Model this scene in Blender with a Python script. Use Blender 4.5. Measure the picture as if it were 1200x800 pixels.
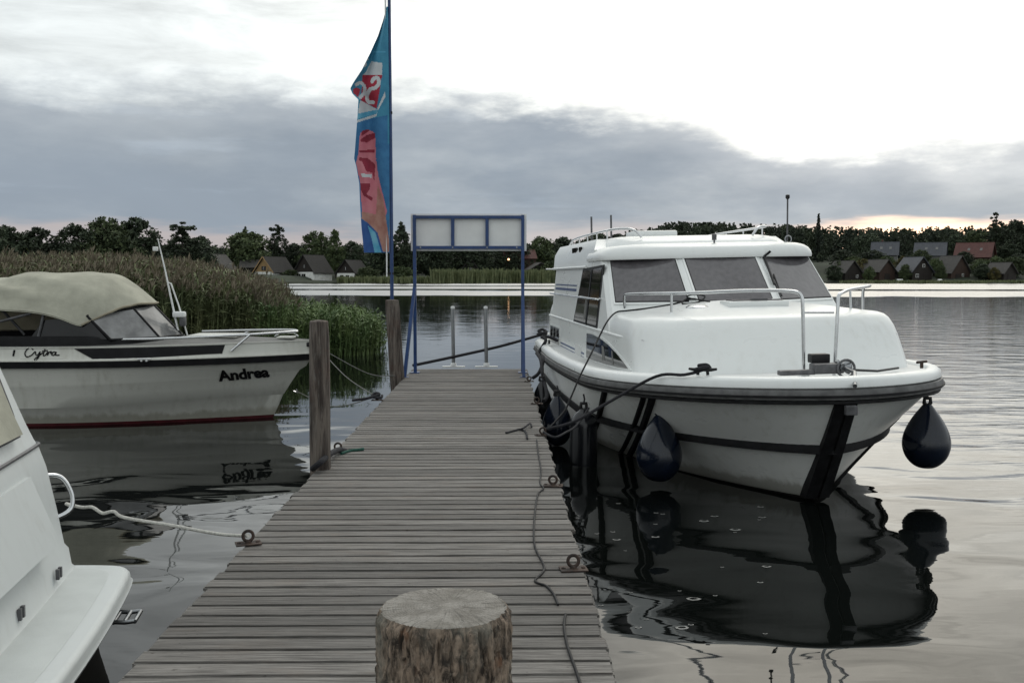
import bpy, bmesh, math, random
import numpy as np
from mathutils import Vector, Matrix, noise as mnoise

for o in list(bpy.data.objects):
    bpy.data.objects.remove(o)
scene = bpy.context.scene
C = scene.collection
R = math.radians
PI = math.pi
random.seed(7)
rng = np.random.default_rng(7)

# ------------------------------------------------------------------ camera
CAM_H = 2.25                     # above the water
F_PX = 1180.0                    # focal length for a 1200 px wide picture
PITCH = math.atan(76 / F_PX)
YAW = -math.atan(14 / F_PX)
cam_d = bpy.data.cameras.new('camera')
cam_d.sensor_width = 36
cam_d.lens = 36 * F_PX / 1200
cam_d.clip_start = 0.05
cam_d.clip_end = 20000
cam = bpy.data.objects.new('camera', cam_d)
C.objects.link(cam)
cam.location = (0, 0, CAM_H)
cam.rotation_euler = (PI / 2 - PITCH, 0, YAW)
scene.camera = cam
_CM = cam.rotation_euler.to_matrix()

def at(px, py, Y):
    """world point at distance Y along the dock that the photograph shows at (px, py)"""
    d = _CM @ Vector(((px - 600) / F_PX, (400 - py) / F_PX, -1))
    return Vector((0, 0, CAM_H)) + d * (Y / d.y)

def atz(px, py, z):
    d = _CM @ Vector(((px - 600) / F_PX, (400 - py) / F_PX, -1))
    return Vector((0, 0, CAM_H)) + d * ((z - CAM_H) / d.z)

# ------------------------------------------------------------------ exposure
vs = scene.view_settings
vs.view_transform = 'Standard'
vs.look = 'None'
vs.exposure = 0.0
vs.gamma = 1.0
vs.use_curve_mapping = False
scene.cycles.max_bounces = 4
scene.cycles.diffuse_bounces = 2
scene.cycles.glossy_bounces = 3
scene.cycles.use_denoising = True

# ------------------------------------------------------------------ sky
SUN_AZ = R(19)                   # to the right of the dock direction
SUN_EL = R(52)                   # the light through the cloud; the brightest gap in it lies lower, at GAP_EL
GAP_EL = R(21)
world = bpy.data.worlds.new('World')
scene.world = world
world.use_nodes = True
wt = world.node_tree
wt.nodes.clear()

class NT:
    """small helper around a node tree"""
    def __init__(s, t): s.t = t
    def n(s, typ, **kw):
        nd = s.t.nodes.new(typ)
        for k, v in kw.items(): setattr(nd, k, v)
        return nd
    def l(s, a, b): s.t.links.new(a, b)
    def put(s, sock, v):
        if isinstance(v, bpy.types.NodeSocket): s.l(v, sock)
        elif v is not None: sock.default_value = v
    def m(s, op, a, b=None, c=None, clamp=False):
        nd = s.n('ShaderNodeMath', operation=op, use_clamp=clamp)
        for i, v in enumerate((a, b, c)): s.put(nd.inputs[i], v) if v is not None else None
        return nd.outputs[0]
    def step(s, v, a, b, smooth=True):
        nd = s.n('ShaderNodeMapRange', interpolation_type='SMOOTHSTEP' if smooth else 'LINEAR')
        s.put(nd.inputs[0], v); s.put(nd.inputs[1], a); s.put(nd.inputs[2], b)
        nd.inputs[3].default_value = 0; nd.inputs[4].default_value = 1
        return nd.outputs[0]
    def mix(s, f, a, b, blend='MIX'):
        nd = s.n('ShaderNodeMix', data_type='RGBA', blend_type=blend)
        s.put(nd.inputs[0], f)
        for i, v in ((6, a), (7, b)):
            s.put(nd.inputs[i], v if isinstance(v, bpy.types.NodeSocket) else (*v, 1) if len(v) == 3 else v)
        return nd.outputs[2]
    def noise(s, vec, scale, detail=4, rough=0.5, dist=0.0):
        nd = s.n('ShaderNodeTexNoise')
        if vec is not None: s.l(vec, nd.inputs['Vector'])
        nd.inputs['Scale'].default_value = scale
        nd.inputs['Detail'].default_value = detail
        nd.inputs['Roughness'].default_value = rough
        nd.inputs['Distortion'].default_value = dist
        return nd.outputs[0]
    def xyz(s, x, y, z):
        nd = s.n('ShaderNodeCombineXYZ')
        for i, v in enumerate((x, y, z)): s.put(nd.inputs[i], v)
        return nd.outputs[0]
    def mapping(s, vec, scale=(1, 1, 1), loc=(0, 0, 0), rot=(0, 0, 0)):
        nd = s.n('ShaderNodeMapping')
        s.l(vec, nd.inputs[0]); nd.inputs[1].default_value = loc; nd.inputs[2].default_value = rot; nd.inputs[3].default_value = scale
        return nd.outputs[0]
    def ramp(s, v, stops, interp='LINEAR'):
        nd = s.n('ShaderNodeValToRGB')
        cr = nd.color_ramp; cr.interpolation = interp
        while len(cr.elements) < len(stops): cr.elements.new(0.5)
        for e, (p, c) in zip(cr.elements, stops):
            e.position = p; e.color = (c, c, c, 1) if not hasattr(c, '__len__') else (*c, 1)
        s.put(nd.inputs[0], v)
        return nd.outputs[0]

w = NT(wt)
tc = w.n('ShaderNodeTexCoord')
sep = w.n('ShaderNodeSeparateXYZ'); w.l(tc.outputs['Generated'], sep.inputs[0])
az = w.m('ARCTAN2', sep.outputs[0], sep.outputs[1])          # 0 along the dock, + to the right
el = w.m('ARCSINE', sep.outputs[2])
nish = w.n('ShaderNodeTexSky', sky_type='NISHITA', sun_disc=False, sun_elevation=SUN_EL, sun_rotation=SUN_AZ)
nish.dust_density = 2.0
clear = w.mix(1.0, nish.outputs[0], (0.1, 0.1, 0.1), 'MULTIPLY')
cvec = w.xyz(w.m('MULTIPLY', az, 1.0), w.m('MULTIPLY', el, 3.0), 0.0)
n_big = w.noise(cvec, 3.2, 6, 0.55)
n_fine = w.noise(cvec, 9.0, 7, 0.6)
n_str = w.noise(w.xyz(w.m('MULTIPLY', az, 1.0), w.m('MULTIPLY', el, 7.0), 3.0), 5.0, 6, 0.55)
# the veil of high thin cloud, brightest where the sun stands behind it
vd = w.n('ShaderNodeVectorMath', operation='DOT_PRODUCT')
w.l(tc.outputs['Generated'], vd.inputs[0])
vd.inputs[1].default_value = (math.sin(SUN_AZ) * math.cos(GAP_EL), math.cos(SUN_AZ) * math.cos(GAP_EL), math.sin(GAP_EL))
ang = w.m('ARCCOSINE', w.m('MINIMUM', vd.outputs['Value'], 0.99999))
glow = w.m('POWER', 2.718, w.m('MULTIPLY', w.m('MULTIPLY', ang, ang), -1 / (2 * 0.30 ** 2)))
veil = w.m('ADD', w.m('MULTIPLY', w.step(el, 0.35, 1.1), -0.04), 0.865)
veil = w.m('ADD', veil, w.m('MULTIPLY', glow, 1.35))
veil = w.m('MULTIPLY', veil, w.m('ADD', 0.40, w.m('MULTIPLY', w.noise(w.xyz(az, w.m('MULTIPLY', el, 4.0), 8.0), 6.5, 7, 0.62, 0.4), 1.12)))
vnode = w.n('ShaderNodeCombineColor')
w.l(w.m('MULTIPLY', veil, w.m('ADD', 0.945, w.m('MULTIPLY', glow, 0.11))), vnode.inputs[0]); w.l(w.m('MULTIPLY', veil, 1.0), vnode.inputs[1]); w.l(w.m('MULTIPLY', veil, w.m('SUBTRACT', 1.0, w.m('MULTIPLY', glow, 0.125))), vnode.inputs[2])
sky = w.mix(0.93, clear, vnode.outputs[0])
# the grey bank of cloud: its upper edge as an elevation over azimuth
def elp(y): return (324 - y) / F_PX * 0.985
edge = [(0, 122), (90, 110), (330, 98), (480, 106), (640, 118), (760, 126), (835, 146), (885, 162), (985, 174), (1060, 168), (1200, 154)]
stops = [(((x - 586) / F_PX + 0.6) / 1.2, elp(y) * 3) for x, y in edge]
topc = w.ramp(w.m('DIVIDE', w.m('ADD', az, 0.6), 1.2, clamp=True), stops)
top = w.m('DIVIDE', topc, 3.0)
wob = w.m('ADD', w.m('MULTIPLY', w.m('SUBTRACT', n_big, 0.5), 0.050), w.m('MULTIPLY', w.m('SUBTRACT', n_fine, 0.5), 0.085))
d_top = w.m('SUBTRACT', w.m('ADD', top, wob), el)
bank = w.step(d_top, -0.014, 0.030)
bank = w.m('MULTIPLY', bank, w.m('SUBTRACT', 1.0, w.step(w.m('ABSOLUTE', az), 0.75, 1.5)))
bank = w.m('MULTIPLY', bank, w.m('ADD', 0.80, w.m('MULTIPLY', w.step(n_big, 0.3, 0.6), 0.2)))
bot = w.m('ADD', 0.046, w.m('MULTIPLY', w.m('SUBTRACT', n_str, 0.5), 0.065))
body = w.step(el, w.m('SUBTRACT', bot, 0.010), w.m('ADD', bot, 0.010))
right = w.step(az, 0.0, 0.42)
bank_col = w.mix(right, (0.300, 0.352, 0.412), (0.42, 0.462, 0.505))
lump = w.m('ADD', 0.80, w.m('MULTIPLY', w.noise(cvec, 3.6, 6, 0.55, 0.6), 0.40))
lump = w.m('MULTIPLY', lump, w.m('ADD', 1.0, w.m('MULTIPLY', w.step(n_str, 0.55, 0.75), 0.25)))
lc = w.n('ShaderNodeCombineColor')
for i in range(3): w.l(lump, lc.inputs[i])
bank_col = w.mix(1.0, bank_col, lc.outputs[0], 'MULTIPLY')
thin = w.m('MULTIPLY', w.step(d_top, 0.075, 0.0), w.m('ADD', w.m('ADD', 0.12, w.m('MULTIPLY', right, 0.55)), w.m('MULTIPLY', w.step(n_fine, 0.45, 0.7), 0.25)))
bank_col = w.mix(thin, bank_col, (0.80, 0.82, 0.84))
# the pale strip left open above the far trees, warmest near the sunset
ss = w.m('MULTIPLY', w.step(az, 0.20, 0.36), w.step(w.m('MULTIPLY', az, -1.0), -0.60, -0.42))
strip = w.mix(ss, (0.50, 0.46, 0.46), (2.1, 1.42, 0.98))
bank_col = w.mix(body, strip, bank_col)
sky = w.mix(bank, sky, bank_col)
bg = w.n('ShaderNodeBackground')
w.l(sky, bg.inputs[0]); bg.inputs[1].default_value = 1.0
wo = w.n('ShaderNodeOutputWorld'); w.l(bg.outputs[0], wo.inputs[0])

# ------------------------------------------------------------------ sun behind the veil
sd = bpy.data.lights.new('sun', 'SUN')
sd.energy = 0.6
sd.angle = R(25)
sd.color = (1.0, 0.95, 0.88)
sun = bpy.data.objects.new('sun', sd)
C.objects.link(sun)
sun.rotation_euler = Vector((-math.sin(SUN_AZ) * math.cos(SUN_EL), -math.cos(SUN_AZ) * math.cos(SUN_EL), -math.sin(SUN_EL))).to_track_quat('-Z', 'Y').to_euler()
sun.location = (20, 40, 30)

# ------------------------------------------------------------------ mesh helpers
class MB:
    def __init__(s): s.v = []; s.f = []; s.mi = []; s.cur = 0
    def add(s, vs, fs):
        b = len(s.v)
        s.v += [tuple(p) for p in vs]
        s.f += [tuple(i + b for i in f) for f in fs]
        s.mi += [s.cur] * len(fs)
        return s
    def box(s, c, size, M=None):
        x, y, z = [q / 2 for q in size]
        vs = [Vector((a * x, b * y, d * z)) for a in (-1, 1) for b in (-1, 1) for d in (-1, 1)]
        if M is not None: vs = [M @ p for p in vs]
        vs = [p + Vector(c) for p in vs]
        return s.add(vs, [(0, 1, 3, 2), (4, 6, 7, 5), (0, 4, 5, 1), (2, 3, 7, 6), (0, 2, 6, 4), (1, 5, 7, 3)])
    def rbox(s, c, size, b=0.01, M=None):
        """box with chamfered edges"""
        bm = bmesh.new(); bmesh.ops.create_cube(bm, size=1)
        for vv in bm.verts: vv.co = Vector((vv.co.x * size[0], vv.co.y * size[1], vv.co.z * size[2]))
        bmesh.ops.bevel(bm, geom=bm.edges[:], offset=b, segments=2, affect='EDGES', profile=0.6)
        return s.from_bm(bm, c, M)
    def from_bm(s, bm, c=(0, 0, 0), M=None):
        bm.verts.index_update()
        vs = [(M @ p.co if M is not None else p.co) + Vector(c) for p in bm.verts]
        s.add(vs, [[q.index for q in f.verts] for f in bm.faces]); bm.free()
        return s
    def bar(s, a, b, wd, th=None, up=(0, 0, 1)):
        """rectangular bar from a to b"""
        a, b = Vector(a), Vector(b); d = (b - a); L = d.length; d.normalize()
        u = Vector(up)
        if abs(d.dot(u)) > 0.95: u = Vector((0, 1, 0))
        x = d.cross(u).normalized(); z = x.cross(d)
        th = th or wd
        vs = [p + x * (i * wd / 2) + z * (j * th / 2) for p in (a, b) for i, j in ((-1, -1), (1, -1), (1, 1), (-1, 1))]
        return s.add(vs, [(3, 2, 1, 0), (4, 5, 6, 7), (0, 1, 5, 4), (1, 2, 6, 5), (2, 3, 7, 6), (3, 0, 4, 7)])
    def tube(s, pts, r, n=8, caps=True, closed=False):
        pts = [Vector(p) for p in pts]
        m = len(pts)
        rs = r if hasattr(r, '__len__') else [r] * m
        rings = []; prev = None
        for i, p in enumerate(pts):
            if closed: d = pts[(i + 1) % m] - pts[i - 1]
            else: d = pts[min(i + 1, m - 1)] - pts[max(i - 1, 0)]
            if d.length < 1e-9: d = Vector((0, 0, 1))
            d.normalize()
            if prev is None:
                u = Vector((0, 0, 1)) if abs(d.z) < 0.9 else Vector((1, 0, 0))
                u = (u - d * u.dot(d)).normalized()
            else:
                u = (prev - d * prev.dot(d))
                u = u.normalized() if u.length > 1e-6 else Vector((1, 0, 0))
            prev = u; v = d.cross(u)
            rings.append([p + (u * math.cos(2 * PI * k / n) + v * math.sin(2 * PI * k / n)) * rs[i] for k in range(n)])
        vs = [q for rg in rings for q in rg]; fs = []
        for i in range(m if closed else m - 1):
            j = (i + 1) % m
            for k in range(n):
                fs.append((i * n + k, i * n + (k + 1) % n, j * n + (k + 1) % n, j * n + k))
        if caps and not closed:
            fs.append(tuple(range(n - 1, -1, -1))); fs.append(tuple((m - 1) * n + k for k in range(n)))
        return s.add(vs, fs)
    def loft(s, rings, closed=False, cap0=False, cap1=False, flip=False):
        n = len(rings[0]); fs = []
        vs = [p for rg in rings for p in rg]
        for i in range(len(rings) - 1):
            for k in range(n if closed else n - 1):
                q = (i * n + k, i * n + (k + 1) % n, (i + 1) * n + (k + 1) % n, (i + 1) * n + k)
                fs.append(q[::-1] if flip else q)
        if cap0: fs.append(tuple(range(n - 1, -1, -1)) if not flip else tuple(range(n)))
        if cap1: fs.append(tuple((len(rings) - 1) * n + k for k in (range(n) if not flip else range(n - 1, -1, -1))))
        return s.add(vs, fs)
    def lathe(s, prof, n=24, c=(0, 0, 0), M=None):
        rings = []
        for r, z in prof:
            rg = [Vector((r * math.cos(2 * PI * k / n), r * math.sin(2 * PI * k / n), z)) for k in range(n)]
            if M is not None: rg = [M @ p for p in rg]
            rings.append([p + Vector(c) for p in rg])
        return s.loft(rings, closed=True, cap0=prof[0][0] > 1e-4, cap1=prof[-1][0] > 1e-4)
    def prism(s, poly, d):
        """poly: 3D points; extruded by vector d"""
        n = len(poly); d = Vector(d)
        vs = [Vector(p) for p in poly] + [Vector(p) + d for p in poly]
        fs = [tuple(range(n - 1, -1, -1)), tuple(range(n, 2 * n))]
        fs += [(k, (k + 1) % n, n + (k + 1) % n, n + k) for k in range(n)]
        return s.add(vs, fs)
    def mesh(s, name, smooth=None):
        me = bpy.data.meshes.new(name)
        me.from_pydata(s.v, [], s.f)
        bm = bmesh.new(); bm.from_mesh(me)
        bmesh.ops.remove_doubles(bm, verts=bm.verts[:], dist=1e-5)
        bmesh.ops.recalc_face_normals(bm, faces=bm.faces[:])
        bm.to_mesh(me); bm.free()
        if smooth is not None:
            me.shade_smooth()
            me.set_sharp_from_angle(angle=R(smooth))
        me.update()
        return me
    def build(s, name, mat, parent=None, smooth=None, kind=None, label=None):
        me = s.mesh(name, smooth)
        return link(name, me, mat, parent, kind, label)

def link(name, me, mat, parent=None, kind=None, label=None):
    if mat is not None and not me.materials:
        for m in (mat if isinstance(mat, (list, tuple)) else [mat]): me.materials.append(m)
    o = bpy.data.objects.new(name, me)
    C.objects.link(o)
    if parent is not None: o.parent = parent
    if kind: o['kind'] = kind
    if label: o['label'] = label
    return o

def tag(o, label, cat, group=None):
    o['label'] = label; o['category'] = cat
    if group: o['group'] = group
    return o

def thing(name, label, cat, loc=(0, 0, 0), rz=0.0, group=None):
    o = bpy.data.objects.new(name, None)
    o.empty_display_size = 0.2
    C.objects.link(o)
    o.location = loc; o.rotation_euler = (0, 0, rz)
    return tag(o, label, cat, group)

def copy_tree(o, parent=None):
    c = o.copy(); C.objects.link(c); c.parent = parent
    for ch in list(o.children): copy_tree(ch, c)
    return c

def chaikin(pts, it=2, closed=False):
    pts = [Vector(p) for p in pts]
    for _ in range(it):
        out = [] if closed else [pts[0]]
        m = len(pts)
        for i in range(m if closed else m - 1):
            a, b = pts[i], pts[(i + 1) % m]
            out += [a * 0.75 + b * 0.25, a * 0.25 + b * 0.75]
        if not closed: out.append(pts[-1])
        pts = out
    return pts

def catmull(pts, k=6):
    pts = [Vector(p) for p in pts]; out = []
    for i in range(len(pts) - 1):
        p0 = pts[max(i - 1, 0)]; p1 = pts[i]; p2 = pts[i + 1]; p3 = pts[min(i + 2, len(pts) - 1)]
        for j in range(k):
            t = j / k
            out.append(0.5 * ((2 * p1) + (p2 - p0) * t + (2 * p0 - 5 * p1 + 4 * p2 - p3) * t * t + (3 * p1 - p0 - 3 * p2 + p3) * t ** 3))
    out.append(pts[-1])
    return out

def soup(name, verts, nper, mat, mats_idx=None):
    """mesh of separate n-gons from an array (n, nper, 3)"""
    n = len(verts)
    me = bpy.data.meshes.new(name)
    me.vertices.add(n * nper); me.vertices.foreach_set('co', np.asarray(verts, np.float32).ravel())
    me.loops.add(n * nper); me.loops.foreach_set('vertex_index', np.arange(n * nper, dtype=np.int32))
    me.polygons.add(n); me.polygons.foreach_set('loop_start', np.arange(0, n * nper, nper, dtype=np.int32))
    me.update(calc_edges=True)
    for m in (mat if isinstance(mat, (list, tuple)) else [mat]): me.materials.append(m)
    if mats_idx is not None: me.polygons.foreach_set('material_index', np.asarray(mats_idx, np.int32))
    return me

# ------------------------------------------------------------------ materials
def pm(name, col, rough=0.5, metal=0.0, var=0.12, scale=4.0, stretch=(1, 1, 1), bump=0.0, bscale=None, rvar=0.0, coat=0.0, rand=0.0, col2=None, spec=None, detail=5):
    """procedural material: noise between a darker and a lighter version of the colour (or to col2), noise relief"""
    m = bpy.data.materials.new(name); m.use_nodes = True
    t = NT(m.node_tree); bs = m.node_tree.nodes['Principled BSDF']
    co = t.n('ShaderNodeTexCoord').outputs['Object']
    v = t.mapping(co, stretch)
    nz = t.noise(v, scale, detail, 0.6)
    f = t.step(nz, 0.3, 0.7)
    a = tuple(c * (1 - var) for c in col); b = tuple(min(1, c * (1 + var)) for c in col) if col2 is None else col2
    if col2 is not None: a = col
    out = t.mix(f, a, b)
    if rand:
        oi = t.n('ShaderNodeObjectInfo').outputs['Random']
        k = t.m('ADD', 1 - rand, t.m('MULTIPLY', oi, 2 * rand))
        cc = t.n('ShaderNodeCombineColor')
        for i in range(3): t.l(k, cc.inputs[i])
        out = t.mix(1.0, out, cc.outputs[0], 'MULTIPLY')
    t.l(out, bs.inputs['Base Color'])
    bs.inputs['Metallic'].default_value = metal
    if rvar: t.l(t.m('ADD', rough - rvar, t.m('MULTIPLY', t.noise(v, scale * 2.3, 4), 2 * rvar)), bs.inputs['Roughness'])
    else: bs.inputs['Roughness'].default_value = rough
    if coat: bs.inputs['Coat Weight'].default_value = coat; bs.inputs['Coat Roughness'].default_value = 0.08
    if spec is not None: bs.inputs['Specular IOR Level'].default_value = spec
    if bump:
        bn = t.n('ShaderNodeBump'); bn.inputs['Strength'].default_value = 1.0; bn.inputs['Distance'].default_value = bump
        t.l(t.noise(v, bscale or scale * 3, 5, 0.6), bn.inputs['Height']); t.l(bn.outputs[0], bs.inputs['Normal'])
    return m

def streaky_gel(name, col, dirt, amt=0.35, rough=0.22, scum=False):
    """gelcoat with grime running down and faint stains"""
    m = bpy.data.materials.new(name); m.use_nodes = True
    t = NT(m.node_tree); bs = m.node_tree.nodes['Principled BSDF']
    co = t.n('ShaderNodeTexCoord').outputs['Object']
    s1 = t.noise(t.mapping(co, (7, 7, 0.8)), 1.6, 5, 0.6)
    s2 = t.noise(t.mapping(co, (1.2, 1.2, 3)), 1.3, 5, 0.6)
    s3 = t.noise(co, 38, 3, 0.6)
    f = t.m('MULTIPLY', t.m('MULTIPLY', t.step(s1, 0.42, 0.75), t.step(s2, 0.35, 0.7)), amt)
    f = t.m('ADD', f, t.m('MULTIPLY', t.step(s3, 0.66, 0.74), amt * 0.35), clamp=True)
    c = t.mix(f, col, dirt)
    if scum:                     # a ragged tide line left by the water, and scuffs
        sz = t.n('ShaderNodeSeparateXYZ'); t.l(co, sz.inputs[0])
        edge_ = t.m('ADD', 0.06, t.m('MULTIPLY', t.noise(t.mapping(co, (3, 3, 0.6)), 2.0, 5, 0.65), 0.22))
        c = t.mix(t.m('MULTIPLY', t.step(t.m('SUBTRACT', edge_, sz.outputs[2]), -0.03, 0.06), 0.55), c, (0.20, 0.185, 0.13))
        sc1 = t.noise(t.mapping(co, (1.5, 1.5, 14), rot=(0.0, 0.12, 0.0)), 2.6, 5, 0.7)
        c = t.mix(t.m('MULTIPLY', t.step(sc1, 0.62, 0.70), 0.35), c, (0.34, 0.33, 0.31))
    t.l(c, bs.inputs['Base Color'])
    t.l(t.m('ADD', rough, t.m('MULTIPLY', s2, 0.15)), bs.inputs['Roughness'])
    return m

M = {}
M['gel'] = streaky_gel('white_gelcoat', (0.80, 0.82, 0.81), (0.50, 0.49, 0.44), 0.22)
M['hull'] = streaky_gel('hull_gelcoat', (0.80, 0.81, 0.78), (0.45, 0.44, 0.38), 0.4, scum=True)
M['gel_old'] = streaky_gel('aged_gelcoat', (0.60, 0.60, 0.55), (0.33, 0.32, 0.26), 0.5, 0.3, True)
M['gel_near'] = streaky_gel('stern_gelcoat', (0.57, 0.60, 0.595), (0.36, 0.355, 0.33), 0.25, 0.38)
M['deck'] = pm('deck_white', (0.66, 0.67, 0.66), 0.6, var=0.06, scale=3, bump=0.001, bscale=160)
M['rubber'] = pm('black_rubber', (0.012, 0.012, 0.013), 0.6, var=0.4, scale=9, bump=0.002, bscale=30, spec=0.2)
M['rubrail'] = pm('grey_rub_rail', (0.12, 0.12, 0.12), 0.5, var=0.35, scale=6, bump=0.001)
M['chrome'] = pm('stainless_steel', (0.62, 0.63, 0.64), 0.16, 1.0, var=0.08, scale=10)
M['alu'] = pm('aluminium', (0.30, 0.31, 0.32), 0.3, 1.0, var=0.1, scale=8)
M['pane'] = pm('curtained_pane', (0.108, 0.102, 0.108), 0.05, var=0.16, scale=2.0, stretch=(7, 7, 0.22), spec=0.6)
M['darkpane'] = pm('dark_pane', (0.010, 0.010, 0.011), 0.05, var=0.5, scale=2, spec=0.35)
M['curtain'] = pm('curtain_grey', (0.15, 0.15, 0.145), 0.9, var=0.3, scale=3, stretch=(8, 8, 0.5))
M['bluestripe'] = pm('blue_stripe', (0.03, 0.06, 0.17), 0.4, var=0.1)
M['black'] = pm('black_paint', (0.009, 0.009, 0.010), 0.5, var=0.3, scale=6, spec=0.15)
M['blackfit'] = pm('black_fitting', (0.014, 0.014, 0.015), 0.5, var=0.3, scale=12, spec=0.3)
M['greyfit'] = pm('grey_fitting', (0.10, 0.10, 0.105), 0.5, 0.3, var=0.3, scale=12)
M['fender'] = pm('navy_fender', (0.007, 0.011, 0.022), 0.16, var=0.2, scale=5, rvar=0.05)
M['fenderblack'] = pm('black_fender', (0.010, 0.011, 0.014), 0.2, var=0.2, scale=5)
M['rope_dark'] = pm('dark_rope', (0.018, 0.018, 0.022), 0.9, var=0.4, scale=60, bump=0.004, bscale=120)
M['rope_white'] = pm('white_rope', (0.55, 0.54, 0.50), 0.9, var=0.2, scale=60, bump=0.004, bscale=120)
M['rope_grey'] = pm('grey_rope', (0.16, 0.16, 0.15), 0.9, var=0.3, scale=60, bump=0.003, bscale=120)
M['rope_green'] = pm('green_rope', (0.015, 0.07, 0.052), 0.9, var=0.3, scale=60)
M['cable'] = pm('black_cable', (0.012, 0.012, 0.013), 0.6, var=0.2, spec=0.25)
M['rust'] = pm('rusty_steel', (0.022, 0.018, 0.017), 0.75, 0.3, scale=18, col2=(0.075, 0.048, 0.036), bump=0.002, bscale=60)
M['blue'] = pm('blue_steel_paint', (0.012, 0.045, 0.150), 0.38, var=0.18, scale=5, bump=0.0006, bscale=40)
M['board'] = pm('white_board', (0.76, 0.77, 0.76), 0.5, var=0.05, scale=3)
M['canvas'] = pm('beige_canvas', (0.38, 0.375, 0.305), 0.9, var=0.14, scale=2.5, bump=0.012, bscale=7)
M['canvas_in'] = pm('tan_canvas', (0.30, 0.27, 0.20), 0.9, var=0.15, scale=2.5)
M['redboot'] = pm('red_boot_stripe', (0.075, 0.012, 0.016), 0.5, var=0.25, scale=5)
M['antifoul'] = pm('dark_antifoul', (0.025, 0.022, 0.02), 0.7, var=0.4, scale=5)
M['greydeck'] = pm('grey_deck_paint', (0.13, 0.13, 0.125), 0.7, var=0.2, scale=4, bump=0.001, bscale=120)

# ================================================================== THE SETTING
# ------------------------------------------------------------------ water
def water_mat():
    m = bpy.data.materials.new('lake_water'); m.use_nodes = True
    t = NT(m.node_tree); bs = m.node_tree.nodes['Principled BSDF']
    bs.inputs['Base Color'].default_value = (0.004, 0.005, 0.0045, 1)
    bs.inputs['Roughness'].default_value = 0.015
    bs.inputs['IOR'].default_value = 1.333
    pos = t.n('ShaderNodeNewGeometry').outputs['Position']
    sp = t.n('ShaderNodeSeparateXYZ'); t.l(pos, sp.inputs[0])
    X, Y = sp.outputs[0], sp.outputs[1]
    # calm near the dock, breeze further out, ruffled wake bands far out
    wave = t.noise(t.mapping(pos, (0.8, 1.2, 1)), 0.95, 0.6, 0.4, 0.5)
    rip = t.noise(t.mapping(pos, (0.38, 1.55, 1)), 3.6, 2.5, 0.5, 0.3)
    fine = t.noise(t.mapping(pos, (0.5, 1.6, 1)), 14, 2, 0.5)
    patch = t.step(t.noise(t.mapping(pos, (0.25, 1, 1)), 0.16, 3, 0.5), 0.40, 0.62)
    away = t.m('MULTIPLY', t.step(Y, 12, 50), t.m('ADD', 0.35, t.m('MULTIPLY', patch, 0.65)))
    rightside = t.m('MULTIPLY', t.step(X, 3.4, 7.5), t.step(Y, 4.5, 10))
    breeze = t.m('MAXIMUM', t.m('MULTIPLY', away, 0.22), t.m('MULTIPLY', rightside, 1.15))
    wob = t.m('ADD', t.m('MULTIPLY', t.m('SUBTRACT', t.noise(t.mapping(pos, (0.02, 0.05, 1)), 1.0, 3), 0.5), 22), t.m('MULTIPLY', X, 0.10))
    wob = t.m('ADD', wob, t.m('MULTIPLY', t.m('SUBTRACT', t.noise(t.mapping(pos, (0.12, 0.03, 1)), 1.0, 4, 0.6), 0.5), 12))
    yy = t.m('ADD', Y, wob)
    def band(a, b, s):
        return t.m('MULTIPLY', t.step(yy, a - s, a + s), t.m('SUBTRACT', 1.0, t.step(yy, b - s, b + s)))
    bands = t.m('ADD', t.m('ADD', band(120, 160, 3), band(186, 226, 5)), band(250, 480, 8), clamp=True)
    bands = t.m('MAXIMUM', bands, t.m('MULTIPLY', t.step(X, 40, 70), t.step(yy, 182, 192)))
    h = t.m('MULTIPLY', wave, t.m('ADD', t.m('SUBTRACT', 0.036, t.m('MULTIPLY', t.step(Y, 9, 20), 0.0305)), t.m('MULTIPLY', breeze, 0.014)))
    h = t.m('ADD', h, t.m('MULTIPLY', rip, t.m('ADD', 0.0007, t.m('MULTIPLY', breeze, 0.0085))))
    h = t.m('ADD', h, t.m('MULTIPLY', fine, t.m('MULTIPLY', breeze, 0.0007)))
    h = t.m('ADD', h, t.m('MULTIPLY', t.noise(t.mapping(pos, (0.12, 1.3, 1)), 1.1, 2, 0.5), t.m('MULTIPLY', bands, 0.05)))
    bn = t.n('ShaderNodeBump'); bn.inputs['Strength'].default_value = 1.0; bn.inputs['Distance'].default_value = 1.0
    t.l(h, bn.inputs['Height'])
    # in the wake bands the wave faces lean towards the dock
    lean = t.xyz(0.0, t.m('MULTIPLY', bands, t.m('SUBTRACT', -0.085, t.m('MULTIPLY', t.noise(t.mapping(pos, (0.02, 0.25, 1)), 1.0, 4, 0.6), 0.085))), 0.0)
    va = t.n('ShaderNodeVectorMath', operation='ADD'); t.l(bn.outputs[0], va.inputs[0]); t.l(lean, va.inputs[1])
    vn = t.n('ShaderNodeVectorMath', operation='NORMALIZE'); t.l(va.outputs[0], vn.inputs[0])
    t.l(vn.outputs[0], bs.inputs['Normal'])
    return m
b = MB(); b.add([(-4000, -2000, 0), (4000, -2000, 0), (4000, 6000, 0), (-4000, 6000, 0)], [(0, 1, 2, 3)])
water = b.build('lake_water', water_mat(), kind='structure')

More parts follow.
